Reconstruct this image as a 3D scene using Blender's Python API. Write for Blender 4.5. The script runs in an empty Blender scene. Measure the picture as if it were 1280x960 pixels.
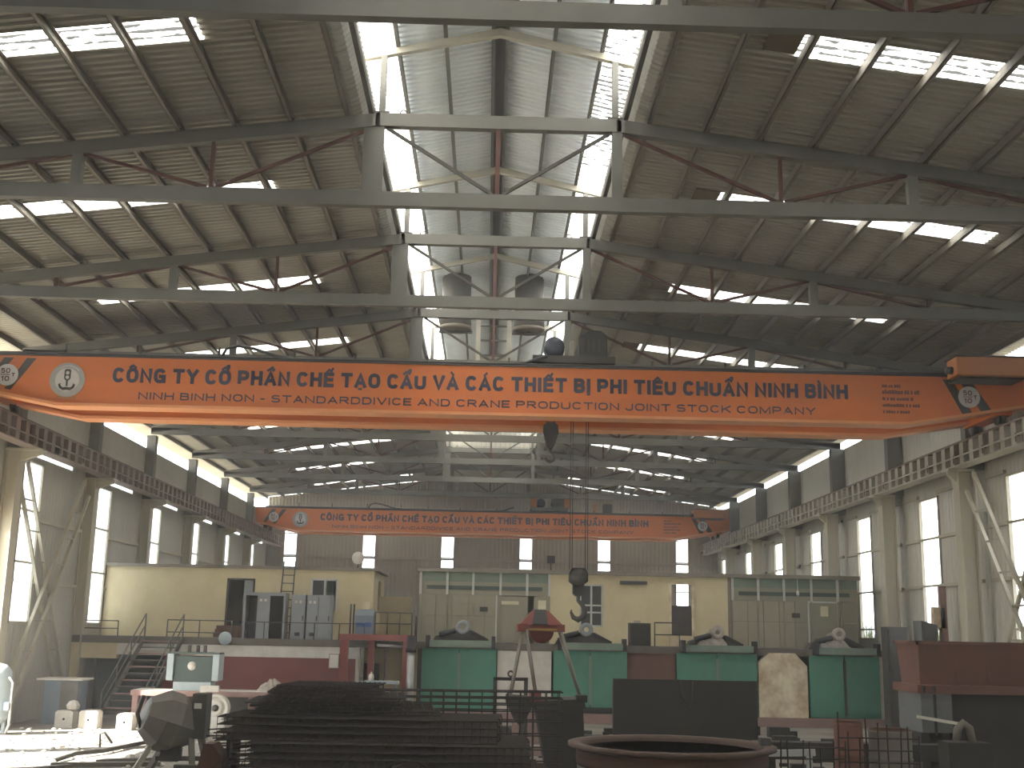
import bpy, math, random
from mathutils import Vector, Matrix
random.seed(7)
PI = math.pi
scn = bpy.context.scene
COL = scn.collection

# ------------------------------------------------------------------ camera, sky, sun, exposure
cam_data = bpy.data.cameras.new('camera')
cam = bpy.data.objects.new('camera', cam_data)
COL.objects.link(cam)
cam_data.sensor_fit = 'HORIZONTAL'
cam_data.sensor_width = 36.0
cam_data.lens = 1468.3 / 1280 * 36.0
cam_data.clip_start = 0.1
cam_data.clip_end = 600
cr = Vector((0.99959, -0.020991, 0.01947))
cu = Vector((-0.023371, -0.205445, 0.97839))
cb = Vector((-0.016537, -0.978444, -0.205851))
cam.matrix_world = Matrix(((cr.x, cu.x, cb.x, 0), (cr.y, cu.y, cb.y, 0), (cr.z, cu.z, cb.z, 3.5), (0, 0, 0, 1)))
scn.camera = cam

world = bpy.data.worlds.new('sky')
scn.world = world
world.use_nodes = True
bg = world.node_tree.nodes['Background']
bg.inputs[0].default_value = (0.88, 0.94, 1.0, 1)
bg.inputs[1].default_value = 4.0

sun_data = bpy.data.lights.new('sun', 'SUN')
sun_data.energy = 22.0
sun_data.angle = 0.009
sun_data.color = (1.0, 0.95, 0.87)
sun = bpy.data.objects.new('sun', sun_data)
COL.objects.link(sun)
sun.location = (-40, 20, 50)
sun.rotation_euler = Vector((0.66, 0.36, -0.66)).to_track_quat('-Z', 'Y').to_euler()

scn.view_settings.view_transform = 'Standard'
scn.view_settings.look = 'None'
scn.view_settings.gamma = 1
scn.view_settings.use_curve_mapping = False
scn.view_settings.exposure = 0.58
scn.cycles.max_bounces = 8
scn.cycles.diffuse_bounces = 5
scn.cycles.glossy_bounces = 3
scn.cycles.transmission_bounces = 4
scn.cycles.transparent_max_bounces = 8
scn.cycles.volume_bounces = 1
scn.cycles.sample_clamp_indirect = 6.0
scn.cycles.caustics_reflective = False
scn.cycles.caustics_refractive = False
scn.cycles.use_denoising = True

# ------------------------------------------------------------------ materials
def lin(h):
    h = h.lstrip('#')
    out = []
    for i in (0, 2, 4):
        c = int(h[i:i + 2], 16) / 255
        out.append(c / 12.92 if c <= 0.04045 else ((c + 0.055) / 1.055) ** 2.4)
    return (out[0], out[1], out[2], 1)

MATS = {}
def mat(name, col, rough=0.7, metal=0.0, col2=None, scale=3.0, amount=0.6, bump=0.0, bscale=40.0, stretch=(1, 1, 1), detail=5):
    if name in MATS:
        return MATS[name]
    m = bpy.data.materials.new(name)
    m.use_nodes = True
    nt = m.node_tree
    b = nt.nodes['Principled BSDF']
    b.inputs['Roughness'].default_value = rough
    b.inputs['Metallic'].default_value = metal
    c1 = lin(col)
    c2 = lin(col2) if col2 else tuple(x * 0.72 for x in c1[:3]) + (1,)
    tc = nt.nodes.new('ShaderNodeTexCoord')
    mp = nt.nodes.new('ShaderNodeMapping')
    mp.inputs['Scale'].default_value = stretch
    nz = nt.nodes.new('ShaderNodeTexNoise')
    nz.inputs['Scale'].default_value = scale
    nz.inputs['Detail'].default_value = detail
    nz.inputs['Roughness'].default_value = 0.65
    rp = nt.nodes.new('ShaderNodeValToRGB')
    rp.color_ramp.elements[0].position = 0.38
    rp.color_ramp.elements[1].position = 0.72
    mx = nt.nodes.new('ShaderNodeMix')
    mx.data_type = 'RGBA'
    mul = nt.nodes.new('ShaderNodeMath')
    mul.operation = 'MULTIPLY'
    mul.inputs[1].default_value = amount
    nt.links.new(tc.outputs['Object'], mp.inputs[0])
    nt.links.new(mp.outputs[0], nz.inputs['Vector'])
    nt.links.new(nz.outputs['Fac'], rp.inputs[0])
    nt.links.new(rp.outputs[0], mul.inputs[0])
    nt.links.new(mul.outputs[0], mx.inputs[0])
    mx.inputs[6].default_value = c1
    mx.inputs[7].default_value = c2
    nt.links.new(mx.outputs[2], b.inputs['Base Color'])
    if bump > 0:
        n2 = nt.nodes.new('ShaderNodeTexNoise')
        n2.inputs['Scale'].default_value = bscale
        n2.inputs['Detail'].default_value = 4
        bp = nt.nodes.new('ShaderNodeBump')
        bp.inputs['Strength'].default_value = bump
        bp.inputs['Distance'].default_value = 0.02
        nt.links.new(mp.outputs[0], n2.inputs['Vector'])
        nt.links.new(n2.outputs['Fac'], bp.inputs['Height'])
        nt.links.new(bp.outputs[0], b.inputs['Normal'])
    MATS[name] = m
    return m

def clear_mat(name, col, trans, translucent=0.0):
    m = bpy.data.materials.new(name)
    m.use_nodes = True
    nt = m.node_tree
    nt.nodes.remove(nt.nodes['Principled BSDF'])
    out = nt.nodes['Material Output']
    t = nt.nodes.new('ShaderNodeBsdfTransparent')
    t.inputs[0].default_value = (1, 1, 1, 1)
    if translucent:
        g = nt.nodes.new('ShaderNodeBsdfTranslucent')
    else:
        g = nt.nodes.new('ShaderNodeBsdfGlossy')
        g.inputs['Roughness'].default_value = 0.08
    g.inputs[0].default_value = lin(col)
    # dirt: denser in patches
    tc = nt.nodes.new('ShaderNodeTexCoord')
    nz = nt.nodes.new('ShaderNodeTexNoise')
    nz.inputs['Scale'].default_value = 2.5
    rg = nt.nodes.new('ShaderNodeMapRange')
    rg.inputs['To Min'].default_value = 1 - trans
    rg.inputs['To Max'].default_value = min(1, (1 - trans) * 1.25)
    mx = nt.nodes.new('ShaderNodeMixShader')
    nt.links.new(tc.outputs['Object'], nz.inputs['Vector'])
    nt.links.new(nz.outputs['Fac'], rg.inputs['Value'])
    nt.links.new(rg.outputs[0], mx.inputs[0])
    nt.links.new(t.outputs[0], mx.inputs[1])
    nt.links.new(g.outputs[0], mx.inputs[2])
    nt.links.new(mx.outputs[0], out.inputs[0])
    return m

M_TRUSS = mat('truss_grey_paint', '67665f', 0.6, col2='57544d', scale=1.2)
M_PATCH = mat('rust_brown_patch', '5d5344', 0.85, col2='4a4033', scale=3)
M_RUST = mat('rust_red_rod', '573730', 0.8, col2='402e29', scale=2)
M_PURLIN = mat('purlin_steel', '77736a', 0.6, col2='6b5f52', scale=0.8)
M_SHEET = mat('roof_sheet', 'a3a095', 0.62, 0.0, col2='8f897a', scale=0.5, amount=0.8, stretch=(0.3, 1, 1))
M_MONSHEET = mat('galvanised_sheet', 'eaf0f4', 0.5, 0.0, col2='d3dae0', scale=0.8, stretch=(0.3, 1, 1))
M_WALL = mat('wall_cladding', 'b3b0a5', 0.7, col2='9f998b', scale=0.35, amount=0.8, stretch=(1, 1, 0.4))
M_WALLR = mat('wall_cladding_glare', 'c6c3b8', 0.7, col2='b4ae9f', scale=0.35, amount=0.8, stretch=(1, 1, 0.4))  # lighter copy of the cladding, for glare on the right wall
M_BACKWALL = mat('back_cladding', 'a09a8c', 0.7, col2='8b8373', scale=0.3, amount=0.8)
M_COL = mat('column_paint', 'b5af9c', 0.65, col2='9c947f', scale=1.0, stretch=(1, 1, 0.25))
M_GIRDER = mat('runway_girder_steel', '7d6f66', 0.7, col2='66584f', scale=1.2)
M_STIFF = mat('stiffener_paint', 'a9a597', 0.7, col2='8c8474', scale=1.5)
M_ORANGE = mat('crane_orange', 'd97632', 0.5, col2='c26b38', scale=0.7, amount=0.7, stretch=(0.5, 1, 1.5))
M_ORANGE2 = mat('crane_flange_lit', 'e29a66', 0.5, col2='d58a55', scale=1.5)  # lighter orange puts the light on the lower flange into its colour
M_ORANGE3 = mat('crane_cover_orange', 'b5733c', 0.55, col2='9d5f33', scale=1.2)
M_INK = mat('lettering_navy', '33354a', 0.6, col2='433f4c', scale=4)
M_INK2 = mat('lettering_faded', '6a4038', 0.6, col2='8a4b33', scale=6)
M_BADGE = mat('badge_white', 'cfcac4', 0.6, col2='b8b2aa', scale=4)
M_BADGE2 = mat('badge_grey', 'aaa8a2', 0.6, col2='98958e', scale=5)
M_BADGETXT = mat('badge_red_text', '6b2b25', 0.6)
M_STRIPE = mat('stripe_dark', '47443f', 0.7, col2='5d5148', scale=4)
M_BLACK = mat('black_steel', '262628', 0.55, col2='33312f', scale=3)
M_DARKBLUE = mat('motor_dark_blue', '2c3340', 0.5)
M_DARK = mat('dark_steel', '45423d', 0.65, col2='38332e', scale=2)
M_ROPE = mat('wire_rope', '3d3833', 0.7)
M_FLOOR = mat('dusty_concrete', '9b958a', 0.9, col2='6f675b', scale=0.45, amount=0.9, bump=0.5, bscale=9, detail=8)
M_GROUND = mat('outside_ground', 'b7b0a0', 0.95, col2='9b937f', scale=0.2)
M_CREAM = mat('cream_plaster', 'd8cba6', 0.85, col2='c6b78f', scale=0.7, amount=0.8)
M_ROOFSLAB = mat('slab_grey', '8b857a', 0.85, col2='746d61', scale=1.5)
M_WHITEWASH = mat('whitewash', 'd8d4ca', 0.85, col2='b9b0a0', scale=2.2)
M_REDPAINT = mat('red_wall_paint', '804843', 0.8, col2='713f3b', scale=1.0)
M_REDSTEEL = mat('red_oxide_steel', '8a4c45', 0.7, col2='84473f', scale=1.5)
M_HOPPER = mat('red_oxide_hopper', '704c40', 0.75, col2='603f34', scale=0.9, amount=0.8)
M_PINK = mat('pink_primer', '9d807a', 0.75, col2='876a64', scale=2)
M_GREEN = mat('furnace_door_green', '52907a', 0.65, col2='477a68', scale=0.9, amount=0.7, stretch=(1, 1, 0.4))
M_GREENGREY = mat('green_grey_beam', '7c8d7d', 0.7, col2='687567', scale=2)
M_STAIN = mat('stained_cream', 'efe3c6', 0.85, col2='b0906a', scale=1.3, amount=1.0, detail=7)
M_PARTITION = mat('partition_panel', '97937f', 0.5, col2='8a8674', scale=0.8)
M_PARTDOOR = mat('partition_door', 'a59f89', 0.5, col2='948d77', scale=0.8)
M_ALU = mat('white_aluminium', 'c9cac6', 0.45, col2='b6b6b0', scale=3)
M_CAB = mat('cabinet_grey', '8e9296', 0.5, col2='7d8083', scale=1.5)
M_CABDARK = mat('cabinet_inside', '3c3a37', 0.8)
M_BLUEGREY = mat('blue_grey_paint', '76828c', 0.55, col2='66717a', scale=1.5)
M_TEAL = mat('light_blue_paint', 'b4c0c3', 0.55, col2='9aa8ac', scale=1.5)
M_MACH = mat('machine_dark_green', '4b5a56', 0.55, col2='3d4a48', scale=2)
M_CONC = mat('concrete_block', 'c9c4b8', 0.9, col2='a9a396', scale=4, bump=0.3)
M_MIXER = mat('mixer_grey', '726d65', 0.7, col2='5b554c', scale=2)
M_REBAR = mat('rebar_rust', '2f2723', 0.85, col2='251d19', scale=4)
M_PLATE = mat('dark_plate', '302d28', 0.75, col2='282420', scale=0.9)
M_VAT = mat('vat_rust', '53321f', 0.8, col2='3d2a20', scale=1.4, amount=0.9)
M_VATRIM = mat('vat_rim_brown', '5b4a40', 0.8, col2='4a3a32', scale=2)
M_CABD = mat('dull_grey_paint', '6a6b6c', 0.6, col2='5b5b5a', scale=2)
M_VATGREY = mat('vat_grey', '6f6a60', 0.75, col2='5a4e45', scale=1.4)
M_GRAB = mat('grab_green_black', '2f2c26', 0.7, col2='27221d', scale=1.5)
M_GRABRED = mat('grab_red', '7d3a30', 0.65, col2='63302a', scale=2)
M_GRABYEL = mat('grab_yellow', '9a7434', 0.65)
M_ROD = mat('steel_rod', '8a8378', 0.45, 0.4)
M_PIPE = mat('silver_pipe', 'c6c6c2', 0.35, 0.6)
M_GRASS = mat('tall_grass', '5e6533', 0.9, col2='4a5428', scale=3)
M_DOORDARK = mat('door_dark', '3f3a38', 0.7, col2='52504e', scale=1)
M_INTERIOR = mat('room_inside', '8a8172', 0.9)
M_RAG = mat('pale_rag', 'b5aca0', 0.9, col2='8f8478', scale=5)
M_PAPER = mat('paper_notice', 'd9d3b4', 0.9)
M_BLUE = mat('label_blue', '3d62a0', 0.6)
M_PANE = clear_mat('window_pane', 'ffffff', 0.88)
M_DARKGLASS = mat('dark_glass', '3a3c3c', 0.15, col2='4b4b48', scale=1)
M_FROST = clear_mat('frosted_pane', 'b8bcc0', 0.01, translucent=1)
M_SKY = clear_mat('translucent_sheet', 'fffdf6', 0.01, translucent=1)

M_SKYRIB = clear_mat('ribbed_translucent_sheet', 'fffdf6', 0.01, translucent=1)
def rib_lines(m, period):
    # thin dark lines along the ribs of the plastic sheet, broken up by noise
    nt = m.node_tree
    tr = [n for n in nt.nodes if n.type == 'BSDF_TRANSLUCENT'][0]
    tc = [n for n in nt.nodes if n.type == 'TEX_COORD'][0]
    sx = nt.nodes.new('ShaderNodeSeparateXYZ'); nt.links.new(tc.outputs['Object'], sx.inputs[0])
    pg = nt.nodes.new('ShaderNodeMath'); pg.operation = 'PINGPONG'; pg.inputs[1].default_value = period / 2
    nt.links.new(sx.outputs['Y'], pg.inputs[0])
    nz = nt.nodes.new('ShaderNodeTexNoise'); nz.inputs['Scale'].default_value = 4.0; nz.inputs['Detail'].default_value = 3
    nt.links.new(tc.outputs['Object'], nz.inputs['Vector'])
    th = nt.nodes.new('ShaderNodeMapRange'); th.inputs['From Min'].default_value = 0.35; th.inputs['From Max'].default_value = 0.7
    th.inputs['To Min'].default_value = 0.0; th.inputs['To Max'].default_value = 0.03
    nt.links.new(nz.outputs['Fac'], th.inputs['Value'])
    lt = nt.nodes.new('ShaderNodeMath'); lt.operation = 'LESS_THAN'
    nt.links.new(pg.outputs[0], lt.inputs[0]); nt.links.new(th.outputs[0], lt.inputs[1])
    mx = nt.nodes.new('ShaderNodeMix'); mx.data_type = 'RGBA'
    mx.inputs[6].default_value = tr.inputs[0].default_value[:]
    mx.inputs[7].default_value = (0.09, 0.085, 0.075, 1)
    nt.links.new(lt.outputs[0], mx.inputs[0]); nt.links.new(mx.outputs[2], tr.inputs[0])
rib_lines(M_SKYRIB, 0.23)

# ------------------------------------------------------------------ mesh helper
class MB:
    def __init__(self):
        self.v = []; self.f = []; self.sm = []
    def add(self, vs, fs, smooth=False):
        n = len(self.v)
        self.v += [tuple(p) for p in vs]
        self.f += [tuple(i + n for i in q) for q in fs]
        self.sm += [smooth] * len(fs)
        return self
    def box(self, x0, x1, y0, y1, z0, z1):
        if x0 > x1: x0, x1 = x1, x0
        if y0 > y1: y0, y1 = y1, y0
        if z0 > z1: z0, z1 = z1, z0
        return self.add([(x0, y0, z0), (x1, y0, z0), (x1, y1, z0), (x0, y1, z0), (x0, y0, z1), (x1, y0, z1), (x1, y1, z1), (x0, y1, z1)],
                        [(0, 3, 2, 1), (4, 5, 6, 7), (0, 1, 5, 4), (1, 2, 6, 5), (2, 3, 7, 6), (3, 0, 4, 7)])
    def bar(self, p, q, w, h=None, up=(0, 0, 1)):
        h = h or w
        p = Vector(p); q = Vector(q)
        d = (q - p).normalized(); u = Vector(up)
        if abs(d.dot(u)) > 0.98: u = Vector((0, 1, 0))
        s = d.cross(u).normalized(); u = s.cross(d).normalized()
        s *= w / 2; u *= h / 2
        vs = [p - s - u, p + s - u, p + s + u, p - s + u, q - s - u, q + s - u, q + s + u, q - s + u]
        return self.add(vs, [(0, 3, 2, 1), (4, 5, 6, 7), (0, 1, 5, 4), (1, 2, 6, 5), (2, 3, 7, 6), (3, 0, 4, 7)])
    def tube(self, pts, r, n=6, cap=True, closed=False):
        pts = [Vector(p) for p in pts]
        rs = r if isinstance(r, (list, tuple)) else [r] * len(pts)
        vs = []; fs = []
        ref = None
        L = len(pts)
        for i, p in enumerate(pts):
            if closed:
                d = pts[(i + 1) % L] - pts[i - 1]
            else:
                d = pts[min(i + 1, L - 1)] - pts[max(i - 1, 0)]
            d.normalize()
            if ref is None:
                ref = Vector((0, 0, 1)) if abs(d.z) < 0.9 else Vector((0, 1, 0))
            s = d.cross(ref)
            if s.length < 1e-4: s = d.cross(Vector((1, 0, 0)))
            s.normalize(); u = s.cross(d).normalized(); ref = u
            for k in range(n):
                a = 2 * PI * k / n
                vs.append(p + s * (math.cos(a) * rs[i]) + u * (math.sin(a) * rs[i]))
        for i in range(L if closed else L - 1):
            j = (i + 1) % L
            for k in range(n):
                k2 = (k + 1) % n
                fs.append((i * n + k, i * n + k2, j * n + k2, j * n + k))
        if cap and not closed:
            fs.append(tuple(range(n - 1, -1, -1)))
            fs.append(tuple((L - 1) * n + k for k in range(n)))
        return self.add(vs, fs, n > 5)
    def lathe(self, prof, n=24, c=(0, 0, 0), axis='Z', smooth=True):
        vs = []; fs = []
        for (r, h) in prof:
            for k in range(n):
                a = 2 * PI * k / n
                x, y = r * math.cos(a), r * math.sin(a)
                if axis == 'Z': p = (x, y, h)
                elif axis == 'Y': p = (x, h, y)
                else: p = (h, x, y)
                vs.append((p[0] + c[0], p[1] + c[1], p[2] + c[2]))
        for i in range(len(prof) - 1):
            for k in range(n):
                k2 = (k + 1) % n
                fs.append((i * n + k, i * n + k2, (i + 1) * n + k2, (i + 1) * n + k))
        if prof[0][0] > 1e-6: fs.append(tuple(range(n - 1, -1, -1)))
        if prof[-1][0] > 1e-6: fs.append(tuple((len(prof) - 1) * n + k for k in range(n)))
        return self.add(vs, fs, smooth)
    def prism(self, poly, a, b, plane='XZ'):
        # polygon in a plane, extruded from a to b along the third axis
        def P(u, v, w):
            return {'XZ': (u, w, v), 'YZ': (w, u, v), 'XY': (u, v, w)}[plane]
        n = len(poly)
        vs = [P(u, v, a) for u, v in poly] + [P(u, v, b) for u, v in poly]
        fs = [tuple(range(n)), tuple(range(2 * n - 1, n - 1, -1))]
        for i in range(n):
            j = (i + 1) % n
            fs.append((i, i + n, j + n, j))
        return self.add(vs, fs)
    def merge(self, o):
        n = len(self.v)
        self.v += o.v; self.f += [tuple(i + n for i in q) for q in o.f]; self.sm += o.sm
        return self
    def move(self, d):
        self.v = [(p[0] + d[0], p[1] + d[1], p[2] + d[2]) for p in self.v]
        return self
    def xform(self, m):
        self.v = [tuple(m @ Vector(p)) for p in self.v]
        return self
    def build(self, name, m, parent=None, origin=None):
        o0 = origin
        if o0 is None:
            o0 = (0, 0, 0)
            if parent is not None:
                o0 = parent.get('_o', (0, 0, 0))
        me = bpy.data.meshes.new(name)
        vs = [(p[0] - o0[0], p[1] - o0[1], p[2] - o0[2]) for p in self.v]
        me.from_pydata(vs, [], self.f)
        me.polygons.foreach_set('use_smooth', self.sm)
        me.materials.append(m)
        me.update()
        ob = bpy.data.objects.new(name, me)
        COL.objects.link(ob)
        if parent is not None:
            ob.parent = parent
        elif origin is not None:
            ob.location = origin
        ob['_o'] = tuple(o0)
        return ob

def B(*a): return MB().box(*a)

def empty(name, loc, label=None, cat=None, group=None, kind=None):
    o = bpy.data.objects.new(name, None)
    o.empty_display_size = 0.3
    COL.objects.link(o)
    o.location = loc
    o['_o'] = tuple(loc)
    tag(o, label, cat, group, kind)
    return o

def tag(o, label=None, cat=None, group=None, kind=None):
    if label: o['label'] = label
    if cat: o['category'] = cat
    if group: o['group'] = group
    if kind: o['kind'] = kind
    return o

def kids(o):
    return [c for c in bpy.data.objects if c.parent == o]

def copy_tree(o, parent=None):
    c = o.copy()
    COL.objects.link(c)
    if parent is not None: c.parent = parent
    for ch in list(o.children):
        copy_tree(ch, c)
    return c

# ------------------------------------------------------------------ hall dimensions (metres)
A = 24.15           # first roof frame in full view
BAY = 8.0
FR = [A + BAY * k for k in range(-4, 9)]      # -7.85 ... 88.15
Y0, Y1 = FR[0], FR[-1]
XL, XR = -16.5, 17.1
TOPL, TOPR = 11.75, 12.45
def zroof(x): return 14.74 - 0.128 * (abs(x) - 3.0)
def zmon(x): return 16.86 - 0.235 * abs(x)

# ------------------------------------------------------------------ floor and outside ground
fl = B(XL - 0.2, XR + 0.2, Y0, Y1 + 0.2, -0.3, 0.0).build('floor', M_FLOOR)
fl['kind'] = 'structure'
g = MB()
for r in ((-140, XL - 0.2, -80, 190), (XR + 0.2, 140, -80, 190), (XL - 0.2, XR + 0.2, -80, Y0), (XL - 0.2, XR + 0.2, Y1 + 0.2, 190)):
    g.box(r[0], r[1], r[2], r[3], -0.5, -0.05)
go = g.build('ground', M_GROUND)
go['kind'] = 'structure'

# ------------------------------------------------------------------ corrugated sheets
def corr_profile(a, b, pitch, depth):
    n = max(1, round((b - a) / pitch)); p = (b - a) / n
    out = []
    for i in range(n):
        y = a + i * p
        out += [(y, 0), (y + 0.30 * p, 0), (y + 0.42 * p, depth), (y + 0.88 * p, depth)]
    out.append((b, 0))
    return out
def roof_sheet_mb(x0, x1, y0, y1, zf, pitch=0.23, depth=0.055):
    m = MB(); pr = corr_profile(y0, y1, pitch, depth)
    vs = []; fs = []
    for (y, d) in pr:
        vs += [(x0, y, zf(x0) + d), (x1, y, zf(x1) + d)]
    for i in range(len(pr) - 1):
        fs.append((2 * i, 2 * i + 1, 2 * i + 3, 2 * i + 2))
    return m.add(vs, fs)
def wall_sheet_mb(axis, pos, a0, a1, z0, z1, out, pitch=0.3, depth=0.018):
    m = MB(); pr = corr_profile(a0, a1, pitch, depth)
    vs = []; fs = []
    for (t, d) in pr:
        if axis == 'X': vs += [(pos + out * d, t, z0), (pos + out * d, t, z1)]
        else: vs += [(t, pos + out * d, z0), (t, pos + out * d, z1)]
    for i in range(len(pr) - 1):
        fs.append((2 * i, 2 * i + 1, 2 * i + 3, 2 * i + 2))
    return m.add(vs, fs)

# ------------------------------------------------------------------ ceiling: sheets, skylights, purlins
ceil = empty('ceiling', (0, Y0, 14.7), kind='structure')
SK0, SK1 = 5.64, 12.6
for k in range(len(FR) - 1):
    a, b = FR[k], FR[k + 1]
    s0, s1 = a + 3.65, a + 4.5
    for sd in (-1, 1):
        e = sd * (17.7 if sd < 0 else 17.3)
        for (xa, xb, ya, yb) in ((3.4, abs(e), a, s0), (3.4, SK0, s0, s1), (SK1, abs(e), s0, s1), (3.4, abs(e), s1, b)):
            roof_sheet_mb(sd * xa, sd * xb, ya, yb, zroof).build('roof_sheet', M_SHEET, ceil)
        roof_sheet_mb(sd * SK0, sd * SK1, s0, s1, zroof).build('skylight_sheet' if k >= 3 else 'roof_sheet', M_SKYRIB if k >= 3 else M_SHEET, ceil)
        if sd > 0 and k >= 3:
            MB().prism([(5.0, zroof(5.0) - 0.02), (5.62, zroof(5.62) - 0.02), (5.62, zroof(5.62) - 0.005), (5.0, zroof(5.0) - 0.005)], s0 - 0.05, s1 - 0.1).build('rust_patch', M_PATCH, ceil)
        # rolled upstand beside the roof opening
        arcp = [(3.46, zroof(3.4)), (3.25, zroof(3.4) + 0.01), (3.06, zroof(3.4) + 0.1), (2.93, zroof(3.4) + 0.28), (2.88, zroof(3.4) + 0.5), (2.87, zroof(3.4) + 0.66)]
        m = MB(); pr = corr_profile(a, b, 0.21, 0.03); vs = []; fs = []
        for (y, d) in pr:
            for (x, z) in arcp: vs.append((sd * (x - d * 0.3), y, z + d))
        na = len(arcp)
        for i in range(len(pr) - 1):
            for j in range(na - 1):
                fs.append((i * na + j, i * na + j + 1, (i + 1) * na + j + 1, (i + 1) * na + j))
        m.add(vs, fs).build('upstand_sheet', M_SHEET, ceil)
        if k < 10:
            roof_sheet_mb(0, sd * 2.3, a, b, zmon).build('monitor_sheet', M_MONSHEET, ceil)
            roof_sheet_mb(sd * 2.3, sd * 3.9, a, b, zmon).build('monitor_bright_edge', M_SKYRIB if sd > 0 else M_SKY, ceil)  # outer strip made translucent to read white; overhang lengthened to stop sun
def purlin(x, z, w, h, ya, yb, m=M_PURLIN):
    p = MB()
    s = 1 if x > 0 else -1
    # cold-formed C section: web and two lips
    p.box(x - w / 2, x - w / 2 + 0.02, ya, yb, z - h, z)
    p.box(x - w / 2, x + w / 2, ya, yb, z - h, z - h + 0.02)
    p.box(x - w / 2, x + w / 2, ya, yb, z - 0.02, z)
    return p.build('purlin', m, ceil)
for sd in (-1, 1):
    for i in range(12):
        x = 3.36 + i * 1.2
        if abs(x) > 16.8: break
        h = 0.10 if i == 0 else 0.22
        purlin(sd * x, zroof(x) + 0.0, 0.09, h, Y0, Y1)
    for x in (0.16, 1.22, 2.28):
        purlin(sd * x, zmon(x), 0.08, 0.16, Y0, FR[10], M_TRUSS)
    B(sd * 2.76, sd * 2.86, Y0, Y1, 14.6, 14.76).build('edge_channel', M_DARK, ceil)
# dark strip standing in for the shaded gap between the ridge purlins
B(-0.13, 0.13, Y0, FR[10], zmon(0) - 0.07, zmon(0) - 0.05).build('ridge_gap_shade', M_DARK, ceil)
# far end of the raised roof: gable panel, then plain roof over the last two bays
wall_sheet_mb('Y', FR[10], -3.3, 3.3, 14.5, 16.1, 1).build('monitor_gable', M_WALL, ceil)
for k in (10, 11):
    B(-3.4, 3.4, FR[k], FR[k + 1], zroof(3.4) - 0.05, zroof(3.4)).build('roof_sheet', M_SHEET, ceil)

# ------------------------------------------------------------------ walls and windows
WIN = []
win_n = [0]
def window(axis, pos, a0, a1, z0, z1, inward, splits, glazing=None):
    win_n[0] += 1
    w = empty('window_%d' % win_n[0], (pos, a0, z0) if axis == 'X' else (a0, pos, z0), kind='structure')
    t = 0.06
    def bx(u0, u1, v0, v1, d0, d1):
        if axis == 'X': return B(pos + inward * d0, pos + inward * d1, u0, u1, v0, v1)
        return B(u0, u1, pos + inward * d0, pos + inward * d1, v0, v1)
    fr = MB()
    for r in ((a0, a0 + t, z0, z1), (a1 - t, a1, z0, z1), (a0, a1, z0, z0 + t), (a0, a1, z1 - t, z1)):
        fr.merge(bx(*r, -0.05, 0.07))
    fr.build('frame', M_COL, w)
    zs = [z0 + (z1 - z0) * s for s in splits]
    for z in zs:
        bx(a0, a1, z - 0.035, z + 0.035, -0.02, 0.09).build('glazing_bar', M_COL, w)
    ed = [z0] + zs + [z1]
    for i in range(len(ed) - 1):
        bx(a0 + t, a1 - t, ed[i] + 0.03, ed[i + 1] - 0.03, -0.012, -0.004).build('pane', glazing or M_PANE, w)

wl = empty('wall_left', (XL, Y0, 0), kind='structure')
wr = empty('wall_right', (XR, Y0, 0), kind='structure')
def rects_minus(a0, a1, z0, z1, holes):
    # columns of cladding between and around openings
    xs = sorted({a0, a1, *[h[0] for h in holes], *[h[1] for h in holes]})
    out = []
    for u0, u1 in zip(xs[:-1], xs[1:]):
        segs = [(z0, z1)]
        for h in holes:
            if h[0] <= u0 + 1e-6 and h[1] >= u1 - 1e-6:
                ns = []
                for s in segs:
                    if h[2] > s[0]: ns.append((s[0], min(h[2], s[1])))
                    if h[3] < s[1]: ns.append((max(h[3], s[0]), s[1]))
                segs = [s for s in ns if s[1] - s[0] > 1e-3]
        out += [(u0, u1, s[0], s[1]) for s in segs]
    return out
FRONT_DOOR = (-2.5, 2.5, 0.0, 4.5)
DOOR_L = (32.6, 39.75, 0.0, 6.9)
DOOR_L2 = (27.6, 31.7, 0.0, 6.9)
for k in range(len(FR) - 1):
    a, b = FR[k], FR[k + 1]
    # left
    holes = []
    if abs(a - 32.15) < 0.1:
        holes.append(DOOR_L)
    elif abs(a - 24.15) < 0.1:
        holes.append(DOOR_L2)
    else:
        w0 = a + 1.35
        holes.append((w0, w0 + 1.85, 3.45, 9.15))
        if k >= 4: window('X', XL, w0, w0 + 1.85, 3.45, 9.15, 1, (0.37, 0.69), M_FROST)
        else: window('X', XL, w0, w0 + 1.85, 3.45, 9.15, 1, (0.5,), M_FROST)
    holes.append((a + 0.9, a + 6.3, 9.36, 9.55))
    for r in rects_minus(a, b, 0, TOPL, holes):
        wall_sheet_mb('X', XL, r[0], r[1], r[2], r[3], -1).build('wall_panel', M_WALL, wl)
    B(XL - 0.01, XL + 0.0, a + 0.9, a + 6.3, 9.36, 9.55).build('translucent_strip', M_FROST, wl)
    for z in (4.9, 7.1):
        if len(holes) == 2 and holes[0] not in (DOOR_L, DOOR_L2):
            for (u, v) in ((a + 0.4, holes[0][0]), (holes[0][1], b - 0.3)):
                B(XL + 0.01, XL + 0.12, u, v, z - 0.06, z + 0.06).build('girt', M_COL, wl)
    # right
    w0 = a + 4.2
    hole = (w0, w0 + 2.0, 3.45, 8.88)
    window('X', XR, w0, w0 + 2.0, 3.45, 8.88, -1, (0.08, 0.38, 0.71))
    for r in rects_minus(a, b, 0, TOPR, [hole]):
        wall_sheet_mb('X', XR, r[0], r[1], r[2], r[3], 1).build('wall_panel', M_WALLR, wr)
    for z in (5.5, 7.3, 9.0):
        for (u, v) in ((a + 0.4, w0), (w0 + 2.0, b - 0.3)):
            B(XR - 0.12, XR - 0.01, u, v, z - 0.06, z + 0.06).build('girt', M_COL, wr)
wb = empty('wall_back', (0, Y1, 0), kind='structure')
holes = []
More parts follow.
